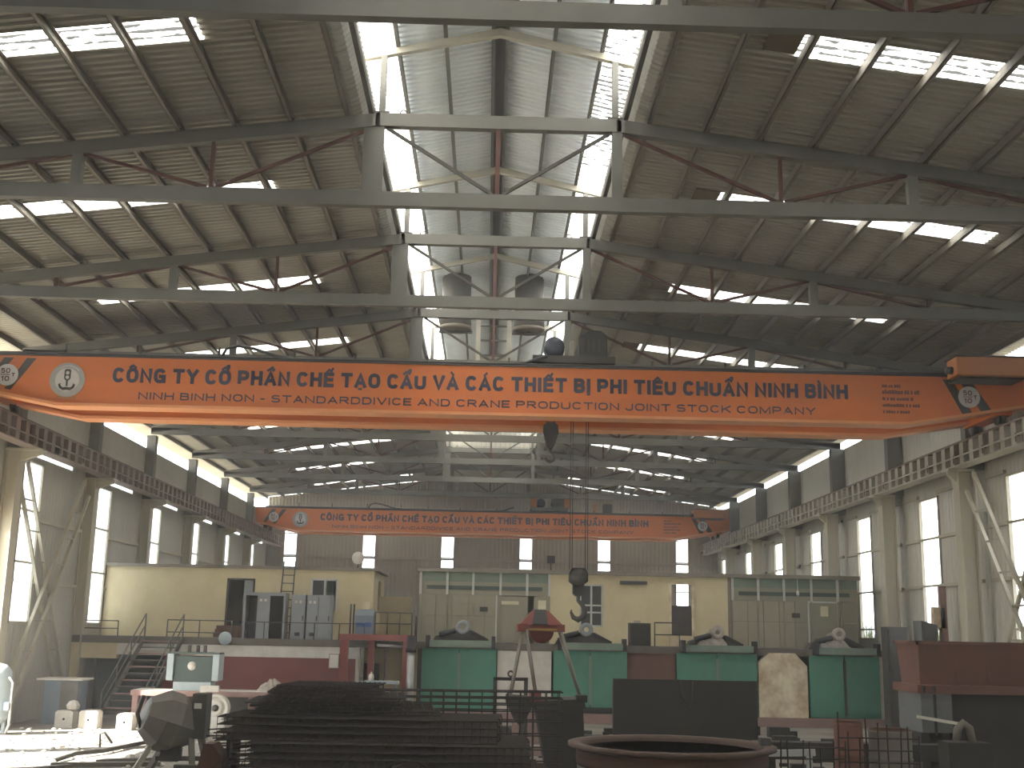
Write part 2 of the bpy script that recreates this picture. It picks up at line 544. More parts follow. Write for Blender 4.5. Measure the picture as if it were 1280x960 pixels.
for i in range(6):
    c = -14.72 + i * 5.83
    if c < XR - 1: holes.append((c - 0.5, c + 0.5, 4.4, 11.6))
for h in holes:
    window('Y', Y1, h[0], h[1], h[2], h[3], -1, (0.3, 0.6, 0.82))
for r in rects_minus(XL, XR, 0, 12.4, holes):
    wall_sheet_mb('Y', Y1, r[0], r[1], r[2], r[3], 1).build('wall_panel', M_BACKWALL, wb)
# gable triangle above the eaves
gp = MB(); pr = corr_profile(XL, XR, 0.25, 0.035); vs = []; fs = []
for (x, d) in pr: vs += [(x, Y1 + d, 12.4), (x, Y1 + d, zroof(max(3.4, abs(x))) - 0.02)]
for i in range(len(pr) - 1): fs.append((2 * i, 2 * i + 1, 2 * i + 3, 2 * i + 2))
gp.add(vs, fs).build('gable_panel', M_BACKWALL, wb)
for z in (8.6, 12.3):
    B(XL, XR, Y1 - 0.14, Y1 - 0.01, z - 0.07, z + 0.07).build('girt', M_BACKWALL, wb)

# front end of the hall behind the camera, with its door opening
wf_ = empty('wall_front', (0, Y0, 0), kind='structure')
for r in rects_minus(XL, XR, 0, 14.6, [FRONT_DOOR]):
    wall_sheet_mb('Y', Y0, r[0], r[1], r[2], r[3], -1).build('wall_panel', M_BACKWALL, wf_)
# ------------------------------------------------------------------ roof trusses
ORD = ['first', 'second', 'third', 'fourth', 'fifth', 'sixth', 'seventh', 'eighth', 'ninth', 'tenth', 'eleventh', 'twelfth']
def make_truss(y, label, raised):
    t = empty('roof_truss', (0, y, 12.58), label, 'roof truss', 'roof trusses across the hall')
    zc = lambda x: zroof(x) - 0.36
    xe_l, xe_r = XL + 0.15, XR - 0.15
    hw = 0.15
    # bottom chord: I section
    m = MB()
    m.box(xe_l, xe_r, y - 0.10, y + 0.10, 12.43, 12.46).box(xe_l, xe_r, y - 0.10, y + 0.10, 12.72, 12.75).box(xe_l, xe_r, y - 0.02, y + 0.02, 12.46, 12.72)
    m.box(xe_l, xe_r, y - 0.1, y - 0.06, 12.46, 12.72)
    m.build('bottom_chord', M_TRUSS, t)
    for s, xe in ((-1, xe_l), (1, xe_r)):
        m = MB()
        x0 = s * 2.6
        for dy in (-0.09,):
            m.prism([(x0, zc(2.6) - 0.16), (xe, zc(xe) - 0.16), (xe, zc(xe) + 0.14), (x0, zc(2.6) + 0.14)], y - 0.1, y + 0.1)
        m.build('top_chord', M_TRUSS, t)
        # cleats carrying the purlins
        m = MB()
        for i in range(1, 11):
            x = s * (3.36 + 1.2 * i)
            if abs(x) < abs(xe): m.box(x - 0.05, x + 0.09, y - 0.08, y + 0.08, zc(x) + 0.13, zc(x) + 0.22)
        tag(m.build('purlin_cleats', M_TRUSS, t), kind='stuff')
    m = B(-2.7, 2.7, y - 0.1, y + 0.1, zc(2.6) - 0.16, zc(2.6) + 0.14)
    m.build('collar_beam', M_TRUSS, t)
    B(-2.95, -2.5, y - 0.06, y + 0.06, 12.75, zc(2.6) - 0.14).build('post', M_TRUSS, t)
    B(2.5, 2.72, y - 0.08, y + 0.08, 12.75, zc(2.6) - 0.14).build('post', M_TRUSS, t)
    B(-0.05, 0.05, y - 0.05, y + 0.05, 12.75, zc(2.6) - 0.14).build('post', M_RUST, t)
    for s in (-1, 1):
        B(s * 9.1 - 0.11, s * 9.1 + 0.11, y - 0.09, y + 0.09, 12.75, zc(9.1) - 0.13).build('post', M_TRUSS, t)
        B(s * 6.2 - 0.04, s * 6.2 + 0.04, y - 0.04, y + 0.04, 12.75, zc(6.2) - 0.13).build('post', M_RUST, t)
        if abs(s * 12.4) < abs(xe_l):
            B(s * 12.4 - 0.04, s * 12.4 + 0.04, y - 0.04, y + 0.04, 12.75, zc(12.4) - 0.13).build('post', M_RUST, t)
        for (xa, za, xb, zb) in ((2.75, zc(2.75) - 0.16, 6.1, 12.78), (9.0, zc(9) - 0.14, 6.3, 12.78), (9.2, zc(9.2) - 0.14, 12.3, 12.78), (2.45, zc(2.6) - 0.17, 0.12, 12.78)):
            MB().bar((s * xa, y, za), (s * xb, y, zb), 0.07, 0.07).build('diagonal', M_RUST if xa > 2.5 else M_DARK, t)
        # small lifting eye on the collar beam
        if s < 0 or int(y) % 16 == 0:
            MB().tube([(s * 2.1 + 0.07 * math.cos(q * PI / 5), y, zc(2.6) + 0.19 + 0.07 * math.sin(q * PI / 5)) for q in range(10)], 0.02, 6, closed=True).build('lifting_eye', M_TRUSS, t)
    if raised:
        for s in (-1, 1):
            B(s * 2.5, s * 2.64, y - 0.07, y + 0.07, zc(2.6) + 0.13, zmon(2.6) - 0.3).build('monitor_post', M_TRUSS, t)
            B(s * 2.4, s * 2.75, y - 0.09, y + 0.09, zc(2.6) + 0.13, zc(2.6) + 0.19).build('base_plate', M_DARK, t)
            MB().prism([(0, zmon(0) - 0.34), (s * 3.1, zmon(3.1) - 0.30), (s * 3.1, zmon(3.1) - 0.15), (0, zmon(0) - 0.16)], y - 0.07, y + 0.07).build('monitor_rafter', M_STIFF, t)
    return t
names = {3: 'roof truss nearest the camera, its bottom chord crossing the top edge of the photo'}
seen = 0
for k in range(3, len(FR) - 1):
    seen += 1
    lb = names.get(k) or 'grey steel roof truss with rust red diagonals, %s from the camera' % ORD[seen - 1]
    make_truss(FR[k], lb, k <= 10)

# ------------------------------------------------------------------ columns
def make_column(s, y, label):
    xo = XL + 0.02 if s < 0 else XR - 0.45
    xi = xo - s * (0.45 if s < 0 else 0.55)
    c = empty('steel_column', (xi, y, 0), label, 'column', 'steel columns along the %s wall' % ('left' if s < 0 else 'right'))
    B(xi, xi + s * 0.05, y - 0.27, y + 0.27, 0, 9.2).build('inner_flange', M_COL, c)
    B(xi + s * 0.05, xo - s * 0.05, y - 0.14, y + 0.14, 0, 9.2).build('web', M_COL, c)
    B(xo - s * 0.05, xo, y - 0.25, y + 0.25, 0, 9.2).build('outer_flange', M_COL, c)
    B((-15.3 if s < 0 else 15.75), xo, y - 0.32, y + 0.32, 9.2, 9.27).build('cap_plate', M_COL, c)
    top = (TOPL if s < 0 else TOPR) + 0.6
    B(xo - s * (0.42 if s < 0 else 0.2), xo + (0 if s < 0 else 0.4), y - 0.2, y + 0.2, 9.27, min(top, 12.42)).build('upper_column', M_TRUSS, c)
    B(xi - s * 0.05, xi + s * 0.4, y - 0.35, y + 0.35, 0.0, 0.04).build('base_plate', M_COL, c)
    MB().prism([(xi, 9.2), (-15.35 if s < 0 else 15.8, 9.2), (-15.35 if s < 0 else 15.8, 9.1), (xi, 8.85)], y - 0.1, y + 0.1).build('bracket', M_COL, c)
    MB().prism([(y + 0.27, 9.2), (y + 1.0, 9.2), (y + 0.27, 8.6)], xi + s * 0.1, xi + s * 0.14, 'YZ').build('gusset', M_COL, c)
    return c
for s in (-1, 1):
    n = 0
    for k in range(3, len(FR) - 1):
        n += 1
        make_column(s, FR[k], 'pale steel column carrying the crane rail on the %s wall, %s from the camera' % ('left' if s < 0 else 'right', ORD[n - 1]))

# ------------------------------------------------------------------ runway girders
for s, xi in ((-1, -15.62), (1, 16.05)):
    side = 'left' if s < 0 else 'right'
    r = empty('runway_girder', (xi, Y0, 9.27), 'long crane runway girder with its rail on the %s side of the hall' % side, 'girder')
    B(xi - s * 0.25, xi + s * 0.25, Y0, Y1 - 0.3, 9.27, 9.31).build('bottom_flange', M_STIFF if s > 0 else M_GIRDER, r)  # right flange coloured paler for the strip of light along it
    B(xi - s * 0.22, xi + s * 0.22, Y0, Y1 - 0.3, 10.02, 10.06).build('top_flange', M_GIRDER, r)
    B(xi - 0.015, xi + 0.015, Y0, Y1 - 0.3, 9.31, 10.02).build('web', M_GIRDER, r)
    B(xi - 0.04, xi + 0.04, Y0, Y1 - 0.3, 10.06, 10.16).build('rail', M_RUST, r)
    y = 24.5
    while y < Y1 - 0.5:
        B(xi - s * 0.2, xi - s * 0.016, y - 0.16, y + 0.16, 9.311, 10.019).build('stiffener', M_STIFF if s > 0 else M_GIRDER, r)
        y += 0.8
    # walkway angle and conductor line on brackets
    B(xi + s * 0.25, (XL + 0.44 if s < 0 else XR - 0.44), Y0, Y1 - 0.3, 9.98, 10.02).build('walkway_plate', M_GIRDER, r)
    MB().bar((xi - s * 0.33, Y0, 9.55), (xi - s * 0.33, Y1 - 0.3, 9.55), 0.03, 0.05).build('conductor_bar', M_STIFF if s > 0 else M_GIRDER, r)
    m = MB()
    y = 24.9
    while y < Y1 - 0.5:
        m.bar((xi - s * 0.2, y, 9.55), (xi - s * 0.34, y, 9.55), 0.03, 0.05); m.bar((xi - s * 0.33, y, 9.35), (xi - s * 0.33, y, 9.62), 0.025); y += 2.4
    tag(m.build('conductor_brackets', M_DARK, r), kind='stuff')

# ------------------------------------------------------------------ X bracing made of laced struts
def laced(p, q, w, parent):
    p = Vector(p); q = Vector(q)
    d = (q - p); L = d.length; d.normalize()
    n = Vector((1, 0, 0)).cross(d).normalized() * (w / 2)
    MB().bar(p + n, q + n, 0.11, 0.11, up=(1, 0, 0)).build('strut', M_COL, parent)
    MB().bar(p - n, q - n, 0.11, 0.11, up=(1, 0, 0)).build('strut', M_COL, parent)
    dz = n.z / d.z                      # level rungs between the two sloping struts
    k = int(L / 1.3)
    for i in range(1, k):
        c = p + d * (L * i / k)
        a_ = c + n - d * dz; b_ = c - n + d * dz
        MB().bar(a_, b_, 0.05, 0.08, up=(1, 0, 0)).build('rung', M_STIFF, parent)
for s, x, ya, yb, side in ((-1, -16.15, 41.0, 47.3, 'left'), (1, 16.25, 33.0, 39.3, 'right')):
    b = empty('cross_brace', (x, ya, 0.2), 'laced steel cross brace with rungs between two columns on the %s wall' % side, 'brace')
    laced((x, ya, 0.4), (x, yb, 8.75), 0.85, b)
    laced((x + s * 0.12, ya, 8.75), (x + s * 0.2, yb, 0.4), 0.85, b)

# ------------------------------------------------------------------ lettering
import unicodedata
def arc(cx, cy, rx, ry, a0, a1, n=12, e=2.5):
    out = []
    for k in range(n + 1):
        a = math.radians(a0 + (a1 - a0) * k / n)
        c, q = math.cos(a), math.sin(a)
        out.append((cx + rx * math.copysign(abs(c) ** (2 / e), c), cy + ry * math.copysign(abs(q) ** (2 / e), q)))
    return out
GLYPH = {   # width, centre lines of the strokes on a 1 x 1 box
    'A': (1.05, [[(0, 0), (.5, 1), (1, 0)], [(.2, .3), (.8, .3)]]),
    'B': (.95, [[(0, 0), (0, 1), (.55, 1)] + arc(.55, .77, .4, .23, 90, -90, 8) + [(0, .54)], [(.55, .54)] + arc(.58, .27, .42, .27, 90, -90, 8) + [(0, 0)]]),
    'C': (1, [arc(.5, .5, .5, .5, 35, 325, 18)]),
    'D': (1, [[(0, 0), (0, 1), (.45, 1)] + arc(.45, .5, .55, .5, 90, -90, 12) + [(0, 0)]]),
    'E': (.85, [[(1, 1), (0, 1), (0, 0), (1, 0)], [(0, .52), (.9, .52)]]),
    'G': (1.05, [arc(.5, .5, .5, .5, 35, 330, 18), [(1, .02), (1, .45), (.58, .45)]]),
    'H': (1, [[(0, 0), (0, 1)], [(1, 0), (1, 1)], [(0, .52), (1, .52)]]),
    'I': (.0, [[(0, 0), (0, 1)]]),
    'J': (.8, [[(1, 1), (1, .3)] + arc(.5, .3, .5, .3, 0, -180, 10)]),
    'K': (1, [[(0, 0), (0, 1)], [(1, 1), (.05, .42)], [(.35, .62), (1, 0)]]),
    'M': (1.2, [[(0, 0), (0, 1), (.5, .1), (1, 1), (1, 0)]]),
    'N': (1, [[(0, 0), (0, 1), (1, 0), (1, 1)]]),
    'O': (1.05, [arc(.5, .5, .5, .5, 0, 360, 24)]),
    'P': (.95, [[(0, 0), (0, 1), (.55, 1)] + arc(.55, .72, .45, .28, 90, -90, 9) + [(0, .44)]]),
    'R': (1, [[(0, 0), (0, 1), (.55, 1)] + arc(.55, .74, .42, .26, 90, -90, 9) + [(0, .48)], [(.5, .48), (1, 0)]]),
    'S': (.95, [arc(.5, .75, .46, .25, 25, 180, 9) + arc(.5, .75, .46, .24, 180, 262, 5) + arc(.5, .26, .5, .26, 82, -160, 14)]),
    'T': (1, [[(0, 1), (1, 1)], [(.5, 1), (.5, 0)]]),
    'U': (1, [[(0, 1), (0, .3)] + arc(.5, .3, .5, .3, 180, 360, 10) + [(1, 1)]]),
    'V': (1.05, [[(0, 1), (.5, 0), (1, 1)]]),
    'Y': (1.05, [[(0, 1), (.5, .45), (1, 1)], [(.5, .45), (.5, 0)]]),
    '-': (.4, [[(0, .42), (1, .42)]]),
    '0': (.8, [arc(.5, .5, .5, .5, 0, 360, 20)]), '1': (.3, [[(0, .78), (1, 1), (1, 0)]]),
    '5': (.8, [[(.95, 1), (.1, 1), (.03, .55)] + arc(.48, .32, .5, .32, 120, -150, 14)]),
}
MARK = {'\u0302': [[(.18, 1.2), (.5, 1.38), (.82, 1.2)]], '\u0301': [[(.45, 1.2), (.68, 1.4)]], '\u0300': [[(.55, 1.2), (.32, 1.4)]],
        '\u0309': [[(.4, 1.42), (.58, 1.44), (.6, 1.32), (.5, 1.2)]], '\u0323': [[(.4, -.25), (.6, -.25)]]}
def text_mesh(body, x0, x1, zb, cap, y, name, m, parent, th=0.05, gap=0.42, wk=0.62, depth=0.006):
    # block letters built from flat strokes of one thickness, laid on as thin raised paint
    lay = []; x = 0.0
    for ch in body:
        if ch == ' ':
            x += 0.5; continue
        d = unicodedata.normalize('NFD', ch)
        w, st = GLYPH[d[0]]
        w = w * wk * 1.5
        mw = max(w, 0.6)
        marks = []
        for mk in d[1:]:
            for l in MARK[mk]:
                up = (0.16 if (len(d) > 2 and mk != '\u0302' and mk != '\u0323') else 0.0)
                sh = 0.34 if up else 0.0
                marks.append([(w / 2 - mw / 2 + (p[0] + sh) * mw, p[1] + up * 0.6) for p in l])
        lay.append((ch, x, w, st, marks)); x += w + gap
    total = x - gap
    k = (x1 - x0 - th) / total
    def P(u, v): return Vector((x0 + th / 2 + u * k, 0, zb + th / 2 + v * (cap - th)))
    def stroke(mb, pts, t):
        # one mitred ribbon per stroke
        q = [pts[0]]
        for p in pts[1:]:
            if (p - q[-1]).length > 1e-5: q.append(p)
        closed = (q[0] - q[-1]).length < 1e-4 and len(q) > 3
        if closed: q = q[:-1]
        n = len(q); vs = []
        for i, p in enumerate(q):
            a = q[i - 1] if (i > 0 or closed) else None
            b = q[(i + 1) % n] if (i < n - 1 or closed) else None
            d1 = (p - a).normalized() if a is not None else None
            d2 = (b - p).normalized() if b is not None else None
            pp = p
            if d1 is None: pp = p - d2 * (t * 0.45 if len(pts) < 6 else t * 0.1); d1 = d2
            if d2 is None: pp = p + d1 * (t * 0.45 if len(pts) < 6 else t * 0.1); d2 = d1
            n1 = Vector((-d1.z, 0, d1.x)); n2 = Vector((-d2.z, 0, d2.x))
            nn = n1 + n2
            nn = nn.normalized() if nn.length > 1e-3 else n1
            f = min(1.7, 1 / max(0.3, nn.dot(n1)))
            vs += [pp - nn * (t / 2 * f), pp + nn * (t / 2 * f)]
        fs = [(2 * i, 2 * ((i + 1) % n), 2 * ((i + 1) % n) + 1, 2 * i + 1) for i in range(n if closed else n - 1)]
        h = depth / 2; m0 = len(vs)
        V = [(p.x, y - h, p.z) for p in vs] + [(p.x, y + h, p.z) for p in vs]
        F = list(fs) + [tuple(c + m0 for c in f[::-1]) for f in fs]
        for f in fs:
            F.append((f[1], f[0], f[0] + m0, f[1] + m0)); F.append((f[3], f[2], f[2] + m0, f[3] + m0))
        mb.add(V, F)
    for (ch, x, w, st, marks) in lay:
        mb = MB()
        for l in st: stroke(mb, [P(x + u * w, v) for u, v in l], th)
        for l in marks: stroke(mb, [P(x + u, v) for u, v in l], th * 0.62)
        mb.build('digit' if ch.isdigit() else 'letter', m, parent)

def disc(x, y, z, r, name, m, parent, n=32, t=0.02):
    return MB().lathe([(r, y - t / 2), (r, y + t / 2)], n, (x, 0, z), 'Y', False).build(name, m, parent)

# ------------------------------------------------------------------ overhead cranes
T1 = 'C\u00d4NG TY C\u1ed4 PH\u1ea6N CH\u1ebe T\u1ea0O C\u1ea8U V\u00c0 C\u00c1C THI\u1ebeT B\u1eca PHI TI\u00caU CHU\u1ea8N NINH B\u00ccNH'
T2 = 'NINH BINH NON - STANDARDDIVICE AND CRANE PRODUCTION JOINT STOCK COMPANY'
GY = 35.8
def make_crane():
    c = empty('overhead_crane', (0, GY, 10.16), 'nearer orange double girder overhead crane lettered in navy across the whole hall', 'crane', 'orange overhead cranes')
    ZT, ZB, ZE = 11.58, 10.1, 10.62
    xl, xr = -16.25, 17.0
    def prof(dz0=0.0, dz1=0.0):
        return [(xl, ZE + dz0), (-13.4, ZB + dz0), (12.95, ZB + dz0), (xr, ZE + dz0 + 0.17), (xr, ZT + dz1), (xl, ZT + dz1)]
    for (ya, yb) in ((GY, GY + 0.55), (GY + 2.25, GY + 2.8)):
        MB().prism(prof(), ya, yb).build('girder', M_ORANGE, c)
        pb = [(xl, ZE), (-13.4, ZB), (12.95, ZB), (xr, ZE + 0.17)]
        MB().prism([(x, z - 0.09) for x, z in pb] + [(x, z) for x, z in pb[::-1]], ya - 0.1, yb + 0.1).build('bottom_flange', M_ORANGE2, c)
        B(xl, xr, ya - 0.06, yb + 0.06, ZT, ZT + 0.05).build('top_flange', M_DARK, c)
        B(xl + 0.6, xr - 0.6, ya + 0.2, ya + 0.3, ZT + 0.05, ZT + 0.17).build('trolley_rail', M_DARK, c)
    for (ya, yb) in ((GY + 0.6, GY + 1.12), (GY + 1.6, GY + 2.2)):
        B(-14.6, 14.8, ya, yb, ZT - 0.06, ZT - 0.02).build('gap_shade_plate', M_DARK, c)  # plates added over the gap to keep light off the rear web
    # end carriages with wheels on the runway rails
    for xe in (-15.62, 16.05):
        B(xe - 0.25, xe + 0.25, GY + 0.06, GY + 2.74, 10.42, 11.1).build('end_carriage', M_ORANGE, c)
        for yy in (GY + 0.45, GY + 2.4):
            MB().lathe([(0.27, -0.1), (0.27, -0.06), (0.24, -0.05), (0.24, 0.05), (0.27, 0.06), (0.27, 0.1)], 20, (xe, yy, 10.43), 'X').build('wheel', M_DARK, c)
    # drive cover on the right end
    dc = B(14.15, 16.9, GY - 1.15, GY - 0.35, 11.42, 11.98).build('drive_cover', M_ORANGE3, c)
    B(14.1, 16.95, GY - 1.2, GY - 0.3, 11.98, 12.02).build('cover_lid', M_DARK, dc)
    MB().tube([(13.95, GY - 0.75, 11.62), (14.15, GY - 0.75, 11.62)], 0.12, 12).build('drive_shaft', M_DARK, c)
    B(14.3, 16.3, GY - 0.9, GY, 11.36, 11.42).build('cover_bracket', M_DARK, c)
    # stripes and round load plates
    ys = GY - 0.004
    for (pts) in ([(14.13, 11.5), (14.42, 11.5), (15.02, 10.42), (14.72, 10.36)], [(14.62, 11.5), (15.0, 11.5), (15.62, 10.54), (15.3, 10.48)],
                  [(-14.45, 11.5), (-14.15, 11.5), (-14.86, 10.48), (-15.05, 10.52)], [(-15.15, 11.5), (-14.85, 11.5), (-15.5, 10.6), (-15.7, 10.62)]):
        MB().prism(pts, ys - 0.004, ys + 0.002).build('hazard_stripe', M_STRIPE, c)
    for xb in (-15.0, 14.93):
        d = disc(xb, ys - 0.012, 10.95, 0.34, 'load_plate', M_BADGE, c)
        text_mesh('50', xb - 0.19, xb + 0.09, 11.0, 0.16, ys - 0.03, 'lettering', M_BADGETXT, d, 0.032)
        text_mesh('10', xb - 0.17, xb + 0.08, 10.75, 0.16, ys - 0.03, 'lettering', M_BADGETXT, d, 0.032)
        B(xb - 0.2, xb + 0.1, ys - 0.032, ys - 0.02, 10.945, 10.965).build('fraction_line', M_BADGETXT, d)
        text_mesh('T', xb + 0.14, xb + 0.24, 10.89, 0.12, ys - 0.03, 'lettering', M_BADGETXT, d, 0.032)
    # round emblem: pulley block above a double hook
    ex, ez = -13.14, 10.83
    e = disc(ex, ys - 0.012, ez, 0.54, 'emblem', M_BADGE2, c, 40)
    disc(ex, ys - 0.022, ez, 0.37, 'emblem_disc', M_BADGE, e, 36)
    MB().tube([(ex + 0.45 * math.cos(q * PI / 14), ys - 0.026, ez + 0.45 * math.sin(q * PI / 14)) for q in range(3, 12)], 0.018, 5).build('emblem_ring', M_BADGE, e)
    m = MB()
    m.prism([(ex - 0.1, ez + 0.05), (ex - 0.05, ez - 0.02), (ex + 0.05, ez - 0.02), (ex + 0.1, ez + 0.05), (ex + 0.1, ez + 0.3), (ex + 0.06, ez + 0.34), (ex - 0.06, ez + 0.34), (ex - 0.1, ez + 0.3)], ys - 0.034, ys - 0.02)
    m.box(ex - 0.03, ex + 0.03, ys - 0.034, ys - 0.02, ez - 0.2, ez)
    for s in (-1, 1):
        m.tube([(ex + s * x, ys - 0.026, ez + z) for x, z in ((0, -0.27), (0.1, -0.29), (0.19, -0.24), (0.23, -0.15), (0.19, -0.12))], [0.05, 0.05, 0.045, 0.035, 0.015], 6)
    m.build('emblem_hook', M_DARK, e)
    for z in (0.22, 0.08):
        disc(ex, ys - 0.036, ez + z, 0.055, 'emblem_pulley', M_BADGE, e, 16, 0.006)
    B(ex - 0.3, ex + 0.3, ys - 0.008, ys, ez - 0.6, ez - 0.5).build('emblem_backing', M_ORANGE3, e)
    text_mesh(T1, -11.76, 11.12, 10.79, 0.47, ys - 0.006, 'lettering', M_INK, c, 0.112, 0.53, 0.53)
    text_mesh(T2, -10.92, 10.08, 10.27, 0.235, ys - 0.006, 'lettering', M_INK, c, 0.042, 0.4, 0.62)
    # five faded lines of small print, too worn to read
    rnd = random.Random(3)
    for i, (x1, hh) in enumerate(((12.78, 0.1), (13.42, 0.13), (13.2, 0.1), (13.36, 0.1), (13.05, 0.1))):
        m = MB(); x = 12.2; z = 11.2 - i * 0.205
        while x < x1:
            w = rnd.uniform(0.05, 0.09)
            m.box(x, min(x + w, x1), ys - 0.005, ys, z, z + hh * rnd.uniform(0.75, 1.0)); x += w + rnd.choice((0.012, 0.012, 0.05))
        m.build('small_print', M_INK2, c)
    # walkway, stanchions and festoon cable along the top
    B(-14.8, 14.0, GY + 2.9, GY + 3.7, ZT - 0.1, ZT - 0.05).build('walkway', M_DARK, c)
    for x in (-13.3, -11.0, -8.55, -6.2, -4.3, -2.05, 0.5, 5.0, 7.3, 9.8, 12.1):
        B(x - 0.03, x + 0.03, GY + 0.05, GY + 0.11, ZT + 0.05, ZT + (0.42 if x < -6 else 0.3)).build('stanchion', M_DARK, c)
    MB().tube([(-8.5, GY + 0.15, ZT + 0.1), (-8.35, GY + 0.15, ZT + 0.4), (-8.0, GY + 0.15, ZT + 0.5), (-7.5, GY + 0.15, ZT + 0.42), (-6.8, GY + 0.15, ZT + 0.2), (-6.0, GY + 0.15, ZT + 0.1), (-3.0, GY + 0.15, ZT + 0.09), (0.3, GY + 0.15, ZT + 0.1), (1.0, GY + 0.15, ZT + 0.16), (1.7, GY + 0.15, ZT + 0.42)], 0.05, 8).build('festoon_cable', M_BLACK, c)
    MB().tube([(-14.5, GY + 0.02, ZT + 0.1), (12.5, GY + 0.02, ZT + 0.1)], 0.03, 6).build('cable_pipe', M_DARK, c)
    return c
crane = make_crane()
far_crane = copy_tree(crane)
far_crane.location.y = 82.2
far_crane['label'] = 'farther orange double girder overhead crane, small in the background above the offices'

def make_trolley(x, y, z, label, posts):
    t = empty('crane_trolley', (x, y, z), label, 'crane trolley')
    f = B(x - 1.3, x + 1.3, y - 0.15, y + 2.45, z + 0.05, z + 0.28).build('frame', M_DARK, t)
    for dx in (-1.05, 1.05):
        for dy in (0.0, 2.25):
            MB().lathe([(0.16, -0.06), (0.16, 0.06)], 16, (x + dx, y + dy, z + 0.16), 'Y').build('wheel', M_BLACK, t)
    d = MB().lathe([(0.3, -0.75), (0.42, -0.75), (0.42, -0.7), (0.34, -0.68), (0.34, 0.68), (0.42, 0.7), (0.42, 0.75), (0.3, 0.75)], 24, (x + 0.6, y + 1.1, z + 0.72), 'Y')
    d.build('rope_drum', M_BLACK, t)
    mo = MB().lathe([(0.12, -0.36), (0.3, -0.34), (0.33, -0.25), (0.33, 0.25), (0.3, 0.3), (0.1, 0.32)], 20, (x - 0.62, y + 0.3, z + 0.6), 'Y').build('hoist_motor', M_DARKBLUE, t)
    B(x - 0.75, x - 0.5, y + 0.1, y + 0.5, z + 0.28, z + 0.36).build('motor_foot', M_BLACK, mo)
    gb = MB().prism([(x + 0.15, z + 0.28), (x + 1.05, z + 0.28), (x + 1.05, z + 0.95), (x + 0.85, z + 1.12), (x + 0.5, z + 1.14), (x + 0.25, z + 0.95), (x + 0.15, z + 0.9)], y - 0.1, y + 0.3).build('gearbox', M_BLACK, t)
    for k in range(5):
        B(x + 0.25 + 0.17 * k, x + 0.31 + 0.17 * k, y - 0.13, y - 0.1, z + 0.4, z + 0.85).build('cooling_fin', M_DARK, gb)
    B(x - 0.12, x + 0.02, y + 0.0, y + 0.3, z + 0.28, z + 0.8).build('brake', M_ROD, t)
    if posts:
        for dx in (-1.1, 1.25):
            B(x + dx - 0.22, x + dx + 0.22, y - 0.1, y + 0.3, z + 0.28, z + 1.0).build('side_post', M_ORANGE3, t)
    return t
TZ = 11.75
make_trolley(2.55, GY + 0.35, TZ, 'dark hoist trolley with motor and gearbox on the nearer crane', False)
make_trolley(4.2, 82.55, TZ, 'hoist trolley with orange side posts on the farther crane', True)
B(8.0, 8.6, 82.35, 83.0, 11.75, 12.35).build('x', M_DARK).name = 'switch_box'
tag(bpy.data.objects['switch_box'], 'dark switch box on top of the farther crane', 'electrical box')
B(7.3, 7.5, 82.52, 82.72, 11.63, 12.35).build('bracket_post', M_ORANGE3)
tag(bpy.data.objects['bracket_post'], 'short orange post on top of the farther crane beside the switch box', 'post')

# hook blocks on their ropes
def hook_shape(x, y, z, s):
    # z is the shank top; single hook opening to the left
    pts = [(0.0, 0.0), (0.0, -0.22), (0.16, -0.38), (0.24, -0.58), (0.18, -0.8), (0.0, -0.9), (-0.17, -0.82), (-0.25, -0.65), (-0.24, -0.55)]
    rs = [0.07, 0.07, 0.085, 0.1, 0.11, 0.105, 0.085, 0.05, 0.02]
    return MB().tube([(x + a * s, y, z + b * s) for a, b in pts], [r * s for r in rs], 8)
h1 = empty('hook_block', (1.89, 37.0, 9.1), 'small black hook block hanging just under the nearer crane girder', 'crane hook')
MB().prism([(1.66, 9.95), (1.78, 10.05), (2.0, 10.05), (2.12, 9.95), (2.14, 9.72), (2.02, 9.3), (1.95, 9.2), (1.83, 9.2), (1.76, 9.3), (1.64, 9.72)], 36.86, 37.14).build('sheave_housing', M_BLACK, h1)
hook_shape(1.88, 37.0, 9.25, 0.52).build('hook', M_DARK, h1)
m = MB()
for dx in (-0.12, 0.12): m.tube([(1.89 + dx, 37, 10.0), (1.89 + dx, 37, 11.9)], 0.014, 5)
m.build('wire_rope', M_ROPE, h1)
h2 = empty('hook_block', (2.8, 37.0, 3.8), 'large dark hook block hanging low on long ropes in front of the cream office', 'crane hook')
MB().prism([(2.52, 5.3), (2.6, 5.46), (3.02, 5.46), (3.1, 5.3), (3.1, 5.05), (2.98, 4.95), (2.98, 4.68), (2.88, 4.6), (2.72, 4.6), (2.64, 4.68), (2.64, 4.95), (2.52, 5.05)], 36.8, 37.2).build('sheave_housing', M_BLACK, h2)
MB().lathe([(0.26, -0.07), (0.26, 0.07)], 20, (2.81, 36.76, 5.18), 'Y').build('sheave', M_DARK, h2)
hook_shape(2.81, 37.0, 4.66, 0.86).build('hook', M_DARK, h2)
for dx in (-0.27, -0.2, 0.22, 0.29):
    MB().tube([(2.81 + dx, 37 + (0.05 if dx > 0 else -0.05), 5.4), (2.81 + dx, 37, 11.9)], 0.013, 5).build('wire_rope', M_ROPE, h2)

